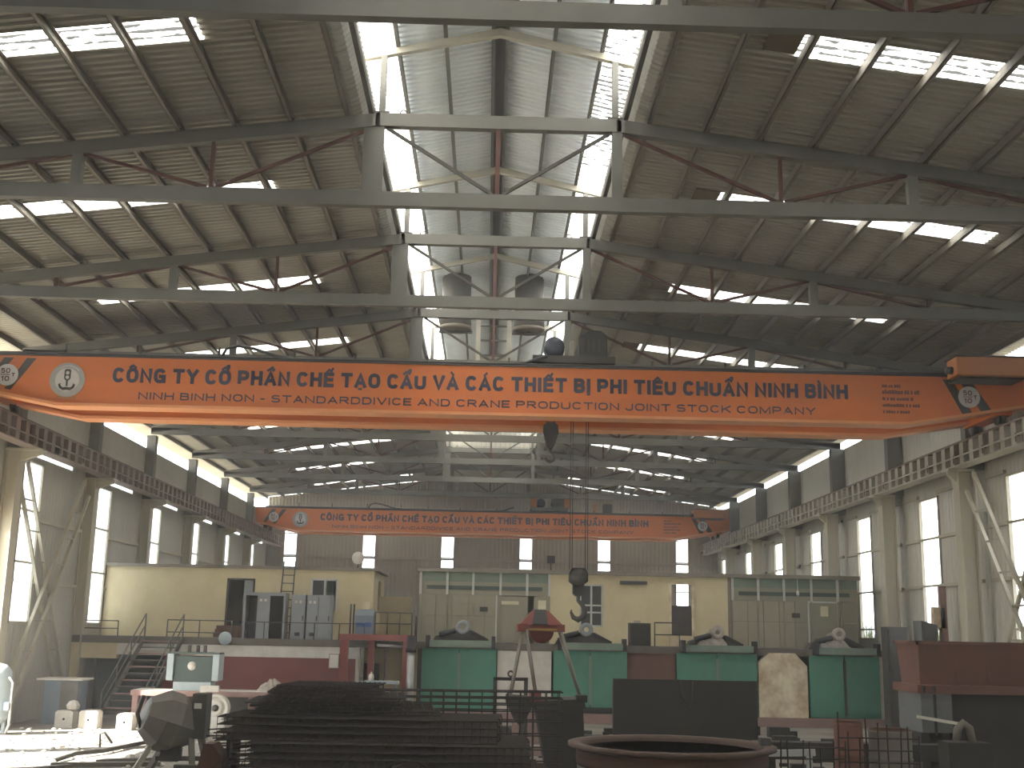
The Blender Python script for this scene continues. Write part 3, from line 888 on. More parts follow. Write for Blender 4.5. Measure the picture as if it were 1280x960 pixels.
# ------------------------------------------------------------------ exhaust fans and ladder under the raised roof
for fx, side in ((-1.42, 'left'), (1.3, 'right')):
    fy = 42.4
    f = empty('exhaust_fan', (fx, fy, 14.4), 'dark drum shaped exhaust fan hanging under the raised roof, on the %s of the ridge' % side, 'fan', 'exhaust fans under the raised roof')
    MB().lathe([(0.5, 14.5), (0.58, 14.52), (0.58, 14.95), (0.54, 15.0), (0.54, zmon(fx) - 0.06)], 28, (fx, fy, 0)).build('drum', M_DARK, f)
    MB().lathe([(0.5, 14.42), (0.6, 14.42), (0.6, 14.54), (0.5, 14.54)], 28, (fx, fy, 0)).build('rim', M_VATGREY, f)
    MB().lathe([(0.02, 14.6), (0.12, 14.55), (0.12, 14.7)], 12, (fx, fy, 0)).build('hub', M_BLACK, f)
    for q in range(5):
        a = q * 2 * PI / 5
        MB().bar((fx + 0.1 * math.cos(a), fy + 0.1 * math.sin(a), 14.62), (fx + 0.46 * math.cos(a), fy + 0.46 * math.sin(a), 14.66), 0.16, 0.02).build('blade', M_DARK, f)
    B(fx - 0.62, fx + 0.62, fy - 0.05, fy + 0.05, 14.3, 14.38).build('support_bar', M_DARK, f)
    B(fx - 0.03, fx + 0.03, fy - 0.03, fy + 0.03, 14.38, 14.6).build('support_post', M_DARK, f)
ld = empty('roof_ladder', (0, 44.6, 12.8), 'dark ladder with white rails hanging below the ridge between the two fans', 'ladder')
for dx in (-0.62, 0.62):
    B(dx - 0.09, dx + 0.09, 45.9, 46.0, 12.75, 16.4).build('rail', M_STIFF, ld)
for i in range(6):
    B(-0.6, 0.6, 45.92, 45.98, 13.1 + 0.6 * i, 13.16 + 0.6 * i).build('rung', M_DARK, ld)

# ------------------------------------------------------------------ mezzanine (walkway at the back of the hall)
WY, FY = 48.0, 51.5      # front edge, office facade
MZ = 3.0                 # walkway level
B(XL + 0.02, 16.1, WY, 60.0, MZ - 0.22, MZ).build('trim_1', M_ROOFSLAB)['kind'] = 'structure'
B(XL + 0.02, 16.1, WY - 0.04, WY, MZ - 0.26, MZ + 0.02).build('trim_2', M_VATGREY)['kind'] = 'structure'
wm = empty('wall_mezzanine', (0, WY, 0), kind='structure')
# left lower front: lintel over a dark opening, then whitewashed band over red paint
B(-16.45, -14.62, WY, WY + 0.3, 2.14, 2.76).build('lintel', M_CREAM, wm)
B(-16.45, -16.1, WY, WY + 0.3, 0, 2.14).build('pillar', M_CREAM, wm)
B(-12.75, -5.17, WY, WY + 0.25, 2.3, 2.76).build('whitewashed_band', M_WHITEWASH, wm)
B(-14.62, -12.75, WY, WY + 0.25, 2.3, 2.76).build('whitewashed_band', M_WHITEWASH, wm)
B(-12.75, -5.17, WY + 0.02, WY + 0.25, 0, 2.3).build('red_panel', M_REDPAINT, wm)
B(-5.17, -5.02, WY - 0.05, WY + 0.3, 0, 2.76).build('white_pillar', M_WHITEWASH, wm)
B(XL + 0.05, -12.75, WY + 3.3, WY + 3.4, 0, 2.76).build('inner_panel', M_MACH, wm)
B(-5.0, -2.7, WY + 1.6, WY + 1.8, 0, 2.76).build('yellow_panel', M_CREAM, wm)
B(-5.0, -4.35, WY + 1.52, WY + 1.6, 0, 2.1).build('doorway', M_DOORDARK, wm)
# bays between the furnace doors
B(0.45, 2.6, WY, WY + 0.3, 0.0, 3.0).build('white_panel', M_STAIN if False else M_WHITEWASH, wm)
B(5.62, 7.55, WY + 0.1, WY + 0.35, 0.0, 2.95).build('red_oxide_panel', M_HOPPER, wm)
MB().prism([(10.85, 0.35), (12.82, 0.35), (12.82, 2.35), (12.35, 2.85), (11.3, 2.85), (10.85, 2.45)], WY - 0.05, WY + 0.3).build('stained_panel', M_STAIN, wm)
B(-2.75, 16.0, WY + 0.4, WY + 0.6, 0.0, 2.78).build('inner_panel', M_DARK, wm)
B(-2.7, 16.05, WY - 0.15, WY + 0.3, 0.0, 0.36).build('pink_plinth', M_PINK, wm)
B(15.85, 16.1, WY - 0.1, WY + 0.3, 0.0, 2.95).build('pale_pillar', M_CREAM, wm)
B(15.72, 15.85, WY - 0.06, WY + 0.3, 0.0, 2.78).build('white_edge', M_WHITEWASH, wm)
# four furnace doors with their lifting beams
dn = ['leftmost, beside the silver pipe', 'second from the left, behind the grab bucket', 'third from the left, above the dark steel plate', 'rightmost, darkest of the four']
for i, (x0, x1, z0) in enumerate(((-2.55, 0.4, 0.38), (2.68, 5.6, 0.62), (7.6, 10.8, 0.38), (12.9, 15.7, 0.38))):
    d = empty('furnace_door', ((x0 + x1) / 2, WY - 0.1, z0), 'green steel double furnace door, %s' % dn[i], 'door', 'green furnace doors')
    xm = (x0 + x1) / 2
    for (u, v) in ((x0, xm - 0.02), (xm + 0.02, x1)):
        lf = B(u, v, WY - 0.12, WY - 0.02, z0, 2.78).build('door_leaf', M_GREEN, d)
        for zz in (z0 + 0.08, 2.6):
            B(u + 0.05, v - 0.05, WY - 0.15, WY - 0.12, zz, zz + 0.1).build('rib', M_GREEN, lf)
    B(xm - 0.05, xm + 0.05, WY - 0.16, WY - 0.12, z0 + 0.1, 2.6).build('cover_strip', M_GREENGREY if i < 3 else M_DARK, d)
    lb = B(x0 + 0.3, x1 - 0.2, WY - 0.45, WY - 0.12, 2.84, 3.1).build('lifting_beam', M_GREENGREY, d)
    for u in (x0 + 0.15, x1 - 0.2):
        B(u, u + 0.15, WY - 0.5, WY - 0.05, 2.8, 3.28).build('beam_bracket', M_BLACK, d)

def heap_mb(cx, cy, z, w, d, h, seed, n=18, rings=6):
    # crumpled heap: polar height field with creases
    r = random.Random(seed); m = MB(); vs = [(cx, cy, z + h)]; fs = []
    for i in range(1, rings + 1):
        f = i / rings
        for k in range(n):
            a = 2 * PI * k / n
            j = 1 + r.uniform(-0.16, 0.16)
            hh = 0 if i == rings else h * (1 - f ** 1.4) * r.uniform(0.55, 1.25)
            vs.append((cx + w / 2 * f * j * math.cos(a), cy + d / 2 * f * j * math.sin(a), z + hh))
    for k in range(n): fs.append((0, 1 + k, 1 + (k + 1) % n))
    for i in range(rings - 1):
        for k in range(n):
            a, b = 1 + i * n + k, 1 + i * n + (k + 1) % n
            fs.append((a, a + n, b + n, b))
    return m.add(vs, fs)
# hoist gear resting on the walkway above the doors
hn = ['above the leftmost green furnace door', 'under the large hanging hook', 'heaped with rags beside the right partition', 'heaped with rags at the right walkway end']
for i, (x, zt) in enumerate(((-0.95, 1.0), (4.0, 0.85), (9.3, 0.75), (14.2, 0.9))):
    y = WY + 0.5
    t = empty('door_hoist', (x, y, MZ), 'dusty hoist with bearing ring %s' % hn[i], 'hoist', 'door hoists on the walkway')
    MB().prism([(x - 1.25, MZ), (x + 1.1, MZ), (x + 1.0, MZ + 0.18), (x + 0.35, MZ + 0.5), (x - 0.35, MZ + 0.5), (x - 1.1, MZ + 0.25)], y - 0.3, y + 0.3).build('base_frame', M_DARK, t)
    MB().tube([(x + 0.19 * math.cos(q * PI / 9), y - 0.3, MZ + 0.62 + 0.19 * math.sin(q * PI / 9)) for q in range(18)], 0.09, 8, closed=True).build('bearing_ring', M_CAB if i < 2 else M_RAG, t)
    MB().tube([(x - 0.95, y - 0.35, MZ + 0.32), (x - 0.3, y - 0.35, MZ + 0.48)], 0.11, 10).build('motor', M_BLACK, t)
    MB().prism([(x + 0.3, MZ + 0.45), (x + 1.05, MZ + 0.15), (x + 0.95, MZ + 0.1), (x + 0.3, MZ + 0.3)], y - 0.36, y - 0.3).build('guard', M_GRAB, t)
    if i >= 2:
        mb = heap_mb(x - 0.15, y - 0.2, MZ, 1.7, 0.55, 0.66, i)
        mb.build('rag_heap', M_RAG, t)

# ------------------------------------------------------------------ office blocks on the mezzanine
def office_wall(parent, x0, x1, y0, y1, z0, z1, holes, m, name='front_panel'):
    for r in rects_minus(x0, x1, z0, z1, holes):
        B(r[0], r[1], y0, y1, r[2], r[3]).build(name, m, parent)
of = empty('office_building', (-10.7, FY, MZ), 'long cream plastered office with two dark doorways on the left mezzanine', 'building')
zt = 5.92
office_wall(of, XL + 0.06, -4.92, FY, FY + 0.2, MZ, zt, [(-11.22, -10.02, 3.5, 5.5), (-7.62, -6.45, 4.2, 5.56)], M_CREAM)
office_wall(of, XL + 0.06, -4.92, FY + 5.0, FY + 5.2, MZ, zt, [], M_CREAM, 'back_panel')
B(-5.12, -4.92, FY + 0.2, FY + 2.2, MZ, zt).build('side_panel', M_CREAM, of)
B(-5.12, -4.92, FY + 3.6, FY + 5.0, MZ, zt).build('side_panel', M_CREAM, of)
B(-5.12, -4.92, FY + 2.2, FY + 3.6, MZ, 4.3).build('side_panel', M_CREAM, of)
B(-5.06, -5.0, FY + 2.2, FY + 3.6, 4.3, 5.6).build('side_window', M_DARKGLASS, of)
B(-5.12, -4.92, FY + 2.2, FY + 3.6, 5.6, zt).build('side_panel', M_CREAM, of)
B(XL + 0.06, -4.7, FY - 0.12, FY + 5.3, zt, zt + 0.13).build('roof_slab', M_ROOFSLAB, of)
fr = MB()
for r in ((-11.22, -11.14, 3.5, 5.5), (-10.1, -10.02, 3.5, 5.5), (-11.22, -10.02, 5.42, 5.5)): fr.box(r[0], r[1], FY - 0.03, FY + 0.1, r[2], r[3])
fr.build('door_frame', M_DARK, of)
B(-10.5, -10.1, FY + 0.1, FY + 0.15, 3.5, 5.42).build('door_leaf', M_CAB, of)
for i in range(3):
    B(-11.5, -9.9, FY - 0.25 - 0.25 * i, FY - 0.0 - 0.25 * i, MZ, 3.5 - 0.16 * i).build('step', M_HOPPER, of)
fr = MB()
for r in ((-7.62, -7.54, 4.2, 5.56), (-6.53, -6.45, 4.2, 5.56), (-7.62, -6.45, 5.48, 5.56), (-7.05, -6.98, 4.2, 5.5)): fr.box(r[0], r[1], FY - 0.03, FY + 0.1, r[2], r[3])
fr.build('window_frame', M_ALU, of)
B(-7.54, -7.05, FY + 0.04, FY + 0.06, 4.2, 5.48).build('window_pane', M_DARKGLASS, of)
B(-6.98, -6.7, FY + 0.3, FY + 0.34, 4.2, 5.48).build('curtain', M_MACH, of)

o2 = empty('office_building', (6.5, FY, MZ), 'cream plastered office with white framed window between the two glass partitions', 'building')
office_wall(o2, 2.86, 10.4, FY, FY + 0.2, MZ, 5.95, [(3.98, 4.98, 3.75, 5.55), (7.85, 8.93, 3.45, 5.72)], M_CREAM)
office_wall(o2, -2.95, 16.05, FY + 6.0, FY + 6.2, MZ, 5.95, [(8.6, 10.2, 4.6, 5.9)], M_INTERIOR, 'back_panel')
B(2.7, 2.86, FY, FY + 6.0, MZ, 5.95).build('side_panel', M_CREAM, o2)
B(10.4, 10.55, FY, FY + 6.0, MZ, 5.95).build('side_panel', M_INTERIOR, o2)
B(-3.05, 16.15, FY - 0.2, FY + 6.3, 5.95, 6.12).build('roof_slab', M_ROOFSLAB, o2)
wf = MB()
for r in ((3.98, 4.05, 3.75, 5.55), (4.91, 4.98, 3.75, 5.55), (4.44, 4.52, 3.75, 5.55), (3.98, 4.98, 3.75, 3.82), (3.98, 4.98, 5.48, 5.55), (3.98, 4.98, 4.32, 4.39), (3.98, 4.98, 4.62, 4.69)): wf.box(r[0], r[1], FY - 0.04, FY + 0.08, r[2], r[3])
wf.build('window_frame', M_ALU, o2)
for (u, v) in ((4.05, 4.44), (4.52, 4.91)):
    for (a_, b_) in ((3.82, 4.32), (4.39, 4.62), (4.69, 5.48)):
        B(u, v, FY + 0.01, FY + 0.03, a_, b_).build('window_pane', M_DARKGLASS, o2)
wf = MB()
for r in ((7.85, 7.95, 3.45, 5.72), (8.83, 8.93, 3.45, 5.72), (7.85, 8.93, 5.62, 5.72)): wf.box(r[0], r[1], FY - 0.06, FY + 0.1, r[2], r[3])
wf.build('door_frame', M_STAIN, o2)
B(7.95, 8.83, FY + 0.05, FY + 0.1, 3.45, 4.72).build('door_leaf', M_DOORDARK, o2)
B(7.85, 8.93, FY - 0.3, FY, MZ, 3.4).build('step', M_STAIN, o2)
lampb = B(5.72, 6.88, FY - 0.2, FY, 5.58, 5.72).build('wall_light', M_DARK)
tag(lampb, 'dark unlit strip light fixed high on the cream office wall', 'light')

# glazed partitions
def partition(x0, posts, x1, door, label, pale):
    p = empty('glass_partition', ((x0 + x1) / 2, FY, MZ), label, 'partition', 'glazed office partitions')
    B(x0, x1, FY + 0.0, FY + 0.15, 5.55, 5.95).build('head_panel', M_GREENGREY, p)
    B(x0 + 0.3, x1 - 0.35, FY - 0.04, FY + 0.0, 5.22, 5.38).build('blind_box', M_MACH, p)
    B(x0, x1, FY + 0.02, FY + 0.15, 5.0, 5.55).build('upper_panel', M_PARTITION, p)
    xs = [x0 + (x1 - x0) * i / 8 for i in range(9)]
    for i in range(8):
        u, v = xs[i], xs[i + 1]
        if door[0] - 0.01 < (u + v) / 2 < door[1]: continue
        pn = B(u + 0.012, v - 0.012, FY + 0.03, FY + 0.1, 4.12, 4.99).build('panel', M_PARTDOOR if i in pale else M_PARTITION, p)
        B(u + 0.012, v - 0.012, FY + 0.03, FY + 0.1, MZ + 0.02, 4.1).build('panel', M_PARTDOOR if i in pale else M_PARTITION, p)
    for x in posts:
        B(x - 0.05, x + 0.05, FY - 0.09, FY - 0.0, 5.0, 5.95).build('post', M_ALU, p)
        B(x - 0.025, x + 0.025, FY - 0.05, FY + 0.03, MZ, 5.0).build('mullion', M_PARTITION, p)
    d = B(door[0], door[1], FY + 0.02, FY + 0.08, MZ + 0.02, 4.95).build('door', M_PARTITION, p)
    fr = MB()
    fr.box(door[0] - 0.06, door[0], FY - 0.03, FY + 0.1, MZ, 5.02)
    if door[2]: fr.box(door[0], door[1], FY - 0.03, FY + 0.1, 4.95, 5.02).box(door[1], door[1] + 0.05, FY - 0.03, FY + 0.1, 4.1, 5.02)
    fr.build('door_frame', M_ALU, p)
    nx = (door[0] + door[1]) / 2 + door[3]
    B(nx, nx + 0.34, FY - 0.005, FY + 0.02, 4.38, 4.82).build('notice', M_PAPER, p)
    B((door[0] - 0.75), (door[0] - 0.4), FY + 0.0, FY + 0.03, 4.3, 4.5).build('sign_plate', M_DARK, p)
    return p
partition(-2.93, (-2.9, -1.75, -0.63, 0.55, 1.7, 2.66), 2.7, (0.42, 1.75, False, 1.1), 'grey green glazed partition behind the leftmost furnace door, with white posts', ())
partition(10.58, (10.6, 11.72, 12.84, 14.03, 15.18), 16.05, (13.93, 15.15, True, -0.12), 'grey glazed partition with white framed door at the right end of the mezzanine', (0, 1, 2, 3))
B(0.6, 1.35, FY - 0.03, FY + 0.02, 4.62, 4.76).build('strip_sign', M_PAPER, None)
tag(bpy.data.objects['strip_sign'], 'pale strip sign on the door of the left glass partition', 'sign')
for nm, x, z, lb in (('floodlight', 2.72, 6.12, 'small dark floodlight on a post at the right end of the left partition roof'), ('round_floodlight', -5.65, 6.05, 'round white floodlight on the cream office roof')):
    t = empty(nm, (x, FY + 0.1, z), lb, 'light')
    MB().tube([(x, FY + 0.1, z), (x, FY + 0.1, z + 0.3)], 0.03, 6).build('post', M_DARK, t)
    if nm == 'floodlight': B(x - 0.17, x + 0.17, FY - 0.05, FY + 0.2, z + 0.3, z + 0.62).build('head', M_BLACK, t)
    else: MB().lathe([(0.05, 0.2), (0.2, 0.12), (0.27, 0.0), (0.25, -0.03)], 20, (x, FY + 0.0, z + 0.42), 'Y').build('head', M_WHITEWASH, t)
hl = MB().tube([(12.84 + 0.55, FY - 0.25, 5.95), (13.39, FY - 0.25, 5.45)], 0.02, 5).build('hanging_lamp', M_ALU)
hl2 = MB().lathe([(0.02, 5.47), (0.06, 5.4), (0.07, 5.28), (0.02, 5.2)], 10, (13.39, FY - 0.25, 0)).build('bulb', M_WHITEWASH, hl)
tag(hl, 'small white bulb lamp hanging in front of the right partition', 'lamp')
lc = B(-5.15, -3.5, 55.0, 55.2, MZ, 4.95).build('cream_partition', M_CREAM)
tag(lc, 'low plain cream partition behind the railing between the two offices', 'partition')
ll = empty('wall_ladder', (-8.4, FY - 1.0, MZ), 'dark steel ladder leaning against the cream office wall behind the grey cabinets', 'ladder')
for dx in (-0.27, 0.27):
    MB().bar((-8.55 + dx, FY - 1.0, MZ), (-8.55 + dx * 0.9, FY - 0.16, 6.25), 0.05).build('rail', M_BLACK, ll)
for i in range(9):
    f_ = (i + 0.7) / 9.4
    yy, zz = FY - 1.0 + 0.84 * f_, MZ + 3.25 * f_
    MB().bar((-8.82, yy, zz), (-8.28, yy, zz), 0.035).build('rung', M_BLACK, ll)

# ------------------------------------------------------------------ railings, cabinets and gear on the mezzanine
def railing(name, pts, h, label, m=M_DARK, posts=None, mids=(0.5,), r=0.025):
    t = empty(name, pts[0], label, 'railing')
    P = [Vector(p) for p in pts]
    for fr_ in tuple(mids) + (1.0,):
        MB().tube([p + Vector((0, 0, h * fr_)) for p in P], r, 6).build('rail', m, t)
    for i in range(len(P) - 1):
        L = (P[i + 1] - P[i]).length
        n = max(1, round(L / (posts or 1.3)))
        for j in range(n + (1 if i == len(P) - 2 else 0)):
            q = P[i].lerp(P[i + 1], j / n)
            MB().tube([q, q + Vector((0, 0, h))], r, 6).build('post', m, t)
    return t
railing('walkway_railing', [(-16.3, WY + 0.15, MZ), (-14.7, WY + 0.15, MZ)], 0.6, 'thin grey railing at the far left end of the mezzanine', M_TRUSS)
railing('walkway_railing', [(-12.75, WY + 0.15, MZ), (-10.2, WY + 0.15, MZ)], 0.68, 'grey railing right of the stair head', M_TRUSS, mids=(0.3,))
railing('walkway_railing', [(-9.9, WY + 0.15, MZ), (-4.9, WY + 0.15, MZ)], 0.66, 'thin dark railing in front of the grey cabinets', M_DARK, mids=(), posts=1.0, r=0.018)
railing('walkway_railing', [(6.75, WY + 0.15, MZ), (7.75, WY + 0.15, MZ)], 0.95, 'dark railing right of the small brown cabinet on the walkway', M_DARK)

CY = 49.3
def cab_x(x): return x
c1 = empty('control_cabinet', (-9.15, CY, MZ), 'open grey control cabinet with dark bays either side of its middle panel', 'cabinet')
B(-9.95, -8.35, CY + 0.7, CY + 0.75, MZ, 4.78).build('back_panel', M_CABDARK, c1)
B(-10.0, -8.3, CY - 0.05, CY + 0.8, 4.74, 4.86).build('top_panel', M_CAB, c1)
for x in (-10.0, -8.38): B(x, x + 0.08, CY, CY + 0.8, MZ, 4.74).build('side_panel', M_CAB, c1)
B(-9.45, -8.93, CY, CY + 0.06, MZ, 4.74).build('front_panel', M_CAB, c1)
for x in (-9.3, -9.12): B(x - 0.05, x + 0.05, CY - 0.02, CY, 4.5, 4.6).build('meter', M_WHITEWASH, c1)
c2 = empty('control_cabinet', (-7.25, CY, MZ), 'closed grey control cabinet of three doors with small white meters', 'cabinet')
B(-8.05, -7.48, CY + 0.05, CY + 0.8, MZ, 4.8).build('body', M_CAB, c2)
B(-7.42, -6.4, CY + 0.05, CY + 0.8, MZ, 4.8).build('body', M_CAB, c2)
for (u, v) in ((-8.0, -7.52), (-7.38, -6.95), (-6.91, -6.45)):
    d = B(u, v, CY, CY + 0.05, MZ + 0.06, 4.72).build('door', M_CAB, c2)
    B(v - 0.07, v - 0.03, CY - 0.03, CY, 3.75, 3.95).build('handle', M_BLACK, d)
for x in (-7.86, -7.68, -7.28, -7.1): B(x - 0.05, x + 0.05, CY - 0.02, CY, 4.45, 4.56).build('meter', M_WHITEWASH, c2)
for x in (-7.76, -7.16): B(x - 0.1, x + 0.1, CY - 0.02, CY, MZ + 0.14, MZ + 0.28).build('vent', M_BLACK, c2)
dk = empty('control_desk', (-4.95, CY - 0.6, MZ), 'blue grey sloping control desk with a blue label beside the red platform', 'control desk')
MB().prism([(CY - 1.0, MZ), (CY - 0.3, MZ), (CY - 0.3, 4.25), (CY - 0.55, 4.25), (CY - 1.0, 4.0)], -5.3, -4.58, 'YZ').build('body', M_BLUEGREY, dk)
B(-5.25, -4.65, CY - 1.02, CY - 1.0, 3.55, 3.72).build('label', M_BLUE, dk)
B(-5.05, -4.8, CY - 0.6, CY - 0.35, 4.25, 4.55).build('lamp_box', M_STAIN, dk)
for x in (-5.55, -5.42): B(x, x + 0.06, CY - 0.8, CY - 0.7, MZ, 4.45).build('lever', M_BLACK, dk)
sb = empty('small_cabinet', (6.2, WY + 0.4, MZ), 'small brown grey cabinet standing at the walkway edge above the red oxide panel', 'cabinet')
B(5.75, 6.6, WY + 0.2, WY + 0.8, MZ, 3.92).build('body', M_DARK, sb)
B(5.8, 6.55, WY + 0.17, WY + 0.2, MZ + 0.05, 3.85).build('door', M_GRAB, sb)
B(5.95, 6.2, WY + 0.3, WY + 0.6, 3.92, 4.02).build('clutter', M_RAG, sb)

# red platform between the two halves of the mezzanine
PY = 47.2
pf = empty('red_platform', (-4.3, PY, 0), 'red oxide steel platform on posts between red wall and leftmost green door', 'platform')
for x in (-5.55, -3.1):
    B(x - 0.16, x + 0.16, PY - 0.12, PY + 0.12, 0.0, 3.05).build('post', M_REDSTEEL, pf)
for x in (-4.55,): B(x - 0.12, x + 0.12, PY + 0.5, PY + 0.7, 0.0, 3.05).build('post', M_REDSTEEL, pf)
B(-5.75, -2.9, PY - 0.15, PY + 0.8, 3.05, 3.27).build('deck', M_REDSTEEL, pf)
MB().tube([(-4.3, PY + 0.2, 2.86), (-3.25, PY + 0.2, 2.82)], 0.06, 8).build('pipe', M_PIPE, pf)
railing('platform_railing', [(-4.4, PY + 0.05, 3.27), (-2.95, PY + 0.05, 3.27)], 0.85, 'dark railing on the red platform', M_DARK, posts=0.5)
railing('platform_railing', [(-2.85, PY + 0.6, 3.0), (-2.85, PY + 1.6, 3.0)], 1.0, 'short dark railing beside the silver pipe top', M_DARK, posts=0.4)
eb = empty('junction_box', (-5.9, PY - 0.2, 1.9), 'pinkish junction box fixed to the left post of the red platform', 'electrical box')
B(-6.1, -5.7, PY - 0.28, PY - 0.02, 1.95, 2.5).build('body', M_PINK, eb)
B(-6.07, -5.73, PY - 0.31, PY - 0.28, 1.98, 2.47).build('lid', M_WHITEWASH, eb)
pp = empty('silver_pipe', (-2.92, 46.78, 0), 'shiny silver vertical pipe left of the leftmost green door', 'pipe')
MB().lathe([(0.15, 0.0), (0.15, 2.7)], 16, (-2.92, 46.78, 0)).build('pipe', M_PIPE, pp)
MB().lathe([(0.2, 2.62), (0.2, 2.8), (0.16, 2.8), (0.16, 3.25)], 16, (-2.92, 46.78, 0)).build('flange', M_BLACK, pp)
rp_ = MB().tube([(-3.9, 47.0, 2.7), (-4.0, 46.9, 0.0)], 0.03, 6).build('hanging_hose', M_BLACK)
tag(rp_, 'dark hose hanging under the red platform', 'hose')
bx_ = empty('paint_bench', (-4.0, 46.2, 0), 'pale low bench with a bright bottle under the red platform', 'bench')
B(-4.6, -3.3, 45.9, 46.4, 1.45, 1.55).build('top', M_TEAL, bx_)
for x in (-4.5, -3.4):
    B(x - 0.04, x + 0.04, 46.1, 46.18, 0, 1.45).build('leg', M_CAB, bx_)
bt = MB().lathe([(0.1, 1.55), (0.11, 1.7), (0.09, 1.78), (0.03, 1.82), (0.03, 1.88)], 14, (-4.35, 46.1, 0)).build('bottle', M_WHITEWASH)
tag(bt, 'white bottle standing on the pale low bench', 'bottle')

# ------------------------------------------------------------------ stair up to the mezzanine
st = empty('stair', (-13.2, 44.3, 0), 'grey steel stair with handrails rising to the left mezzanine', 'stair')
SX0, SX1 = -13.95, -12.45
def sp(f, x): return (x + 0.4 * f, 44.4 + 3.5 * f, 0.1 + 2.85 * f)
for x in (SX0, SX1):
    MB().bar(sp(0, x), sp(1, x), 0.06, 0.22).build('stringer', M_TRUSS, st)
for i in range(12):
    a = sp((i + 0.5) / 12, SX0); b_ = sp((i + 0.5) / 12, SX1)
    B(a[0], b_[0], a[1] - 0.13, a[1] + 0.13, a[2] - 0.02, a[2] + 0.03).build('tread', M_PINK if i % 2 else M_TRUSS, st)
for x in (SX0, SX1):
    for hh in (0.5, 0.95):
        p0_, p1_ = Vector(sp(0, x)), Vector(sp(1, x))
        MB().tube([p0_ + Vector((0, 0, hh)), p1_ + Vector((0, 0, hh))], 0.03, 6).build('handrail', M_TRUSS, st)
    for f_ in (0.0, 0.33, 0.66, 1.0):
        q = Vector(sp(f_, x)); MB().tube([q, q + Vector((0, 0, 0.95))], 0.03, 6).build('baluster', M_TRUSS, st)

# ------------------------------------------------------------------ left side: bench, machine, wheel, tank, cabinet, blocks
bn = empty('workbench', (-9.0, 42.5, 0), 'long pinkish steel frame workbench with a top whitened as if sunlit', 'workbench')
B(-12.2, -6.5, 42.2, 43.4, 1.17, 1.27).build('top', M_WHITEWASH, bn)  # pale colour stands in for strong light on the bench top
B(-12.25, -6.45, 42.14, 42.2, 1.08, 1.26).build('front_beam', M_PINK, bn)
for x in (-12.1, -10.75, -8.1, -6.7):
    B(x - 0.09, x + 0.09, 42.2, 42.38, 0, 1.1).build('leg', M_PINK, bn)
    B(x - 0.09, x + 0.09, 43.2, 43.38, 0, 1.17).build('leg', M_PINK, bn)
for (u, v) in ((-11.6, -10.95), (-10.5, -9.8), (-9.3, -8.3), (-7.9, -6.9)):
    B(u, v, 42.9, 43.15, 0.15, 1.1).build('drawer_unit', M_DARK, bn)
mc = empty('machine_box', (-10.25, 42.6, 1.27), 'dark green machine box with pale blue posts and a white round dial', 'machine')
B(-10.85, -9.55, 42.35, 43.0, 1.55, 2.42).build('body', M_MACH, mc)
B(-10.85, -9.55, 42.3, 43.05, 1.27, 1.55).build('base', M_TEAL, mc)
for x in (-11.1, -9.52): B(x, x + 0.22, 42.25, 43.05, 1.6, 2.5).build('side_post', M_TEAL, mc)
B(-11.1, -9.3, 42.3, 43.0, 2.5, 2.56).build('lid', M_MACH, mc)
MB().lathe([(0.15, -0.03), (0.15, 0.0)], 24, (-10.25, 42.35, 2.1), 'Y').build('dial', M_WHITEWASH, mc)
for x in (-10.5, -10.2, -9.95): B(x, x + 0.1, 42.6, 42.7, 2.56, 2.8).build('terminal', M_DARK, mc)
wl_ = empty('work_lamp', (-9.55, 47.6, MZ), 'round pale work lamp on a stem at the mezzanine edge above the machine box', 'lamp')
MB().lathe([(0.02, 0.14), (0.2, 0.1), (0.26, 0.0), (0.24, -0.03)], 20, (-10.35, WY - 0.2, 3.0), 'Y').build('head', M_TEAL, wl_)
MB().tube([(-10.35, WY - 0.1, 2.9), (-10.4, WY + 0.1, 2.99)], 0.03, 6).build('stem', M_DARK, wl_)
pw = empty('pulley_wheel', (-9.05, 41.2, 0), 'pale wheel with concentric rings standing on a bracket before the workbench', 'pulley')
MB().lathe([(0.1, -0.12), (0.1, -0.16), (0.24, -0.16), (0.26, -0.1), (0.34, -0.1), (0.36, -0.16), (0.43, -0.16), (0.45, -0.12), (0.45, 0.1), (0.1, 0.1)], 32, (-9.05, 41.2, 0.78), 'Y').build('wheel', M_WHITEWASH, pw)
MB().lathe([(0.11, -0.18), (0.11, 0.14)], 16, (-9.05, 41.2, 0.78), 'Y').build('hub', M_DARK, pw)
MB().prism([(-9.5, 0), (-8.6, 0), (-8.75, 0.4), (-9.35, 0.4)], 41.0, 41.4).build('bracket', M_WHITEWASH, pw)
B(-9.62, -9.45, 41.1, 41.3, 0, 1.3).build('upright', M_WHITEWASH, pw)
B(-9.62, -9.0, 41.1, 41.3, 1.3, 1.5).build('arm', M_WHITEWASH, pw)
cl = empty('rag_pile', (-7.6, 42.6, 1.27), 'pale crumpled rag lying on the right half of the workbench', 'cloth')
mb = heap_mb(-7.5, 42.7, 1.27, 1.1, 0.8, 0.4, 5)
mb.build('cloth', M_RAG, cl)

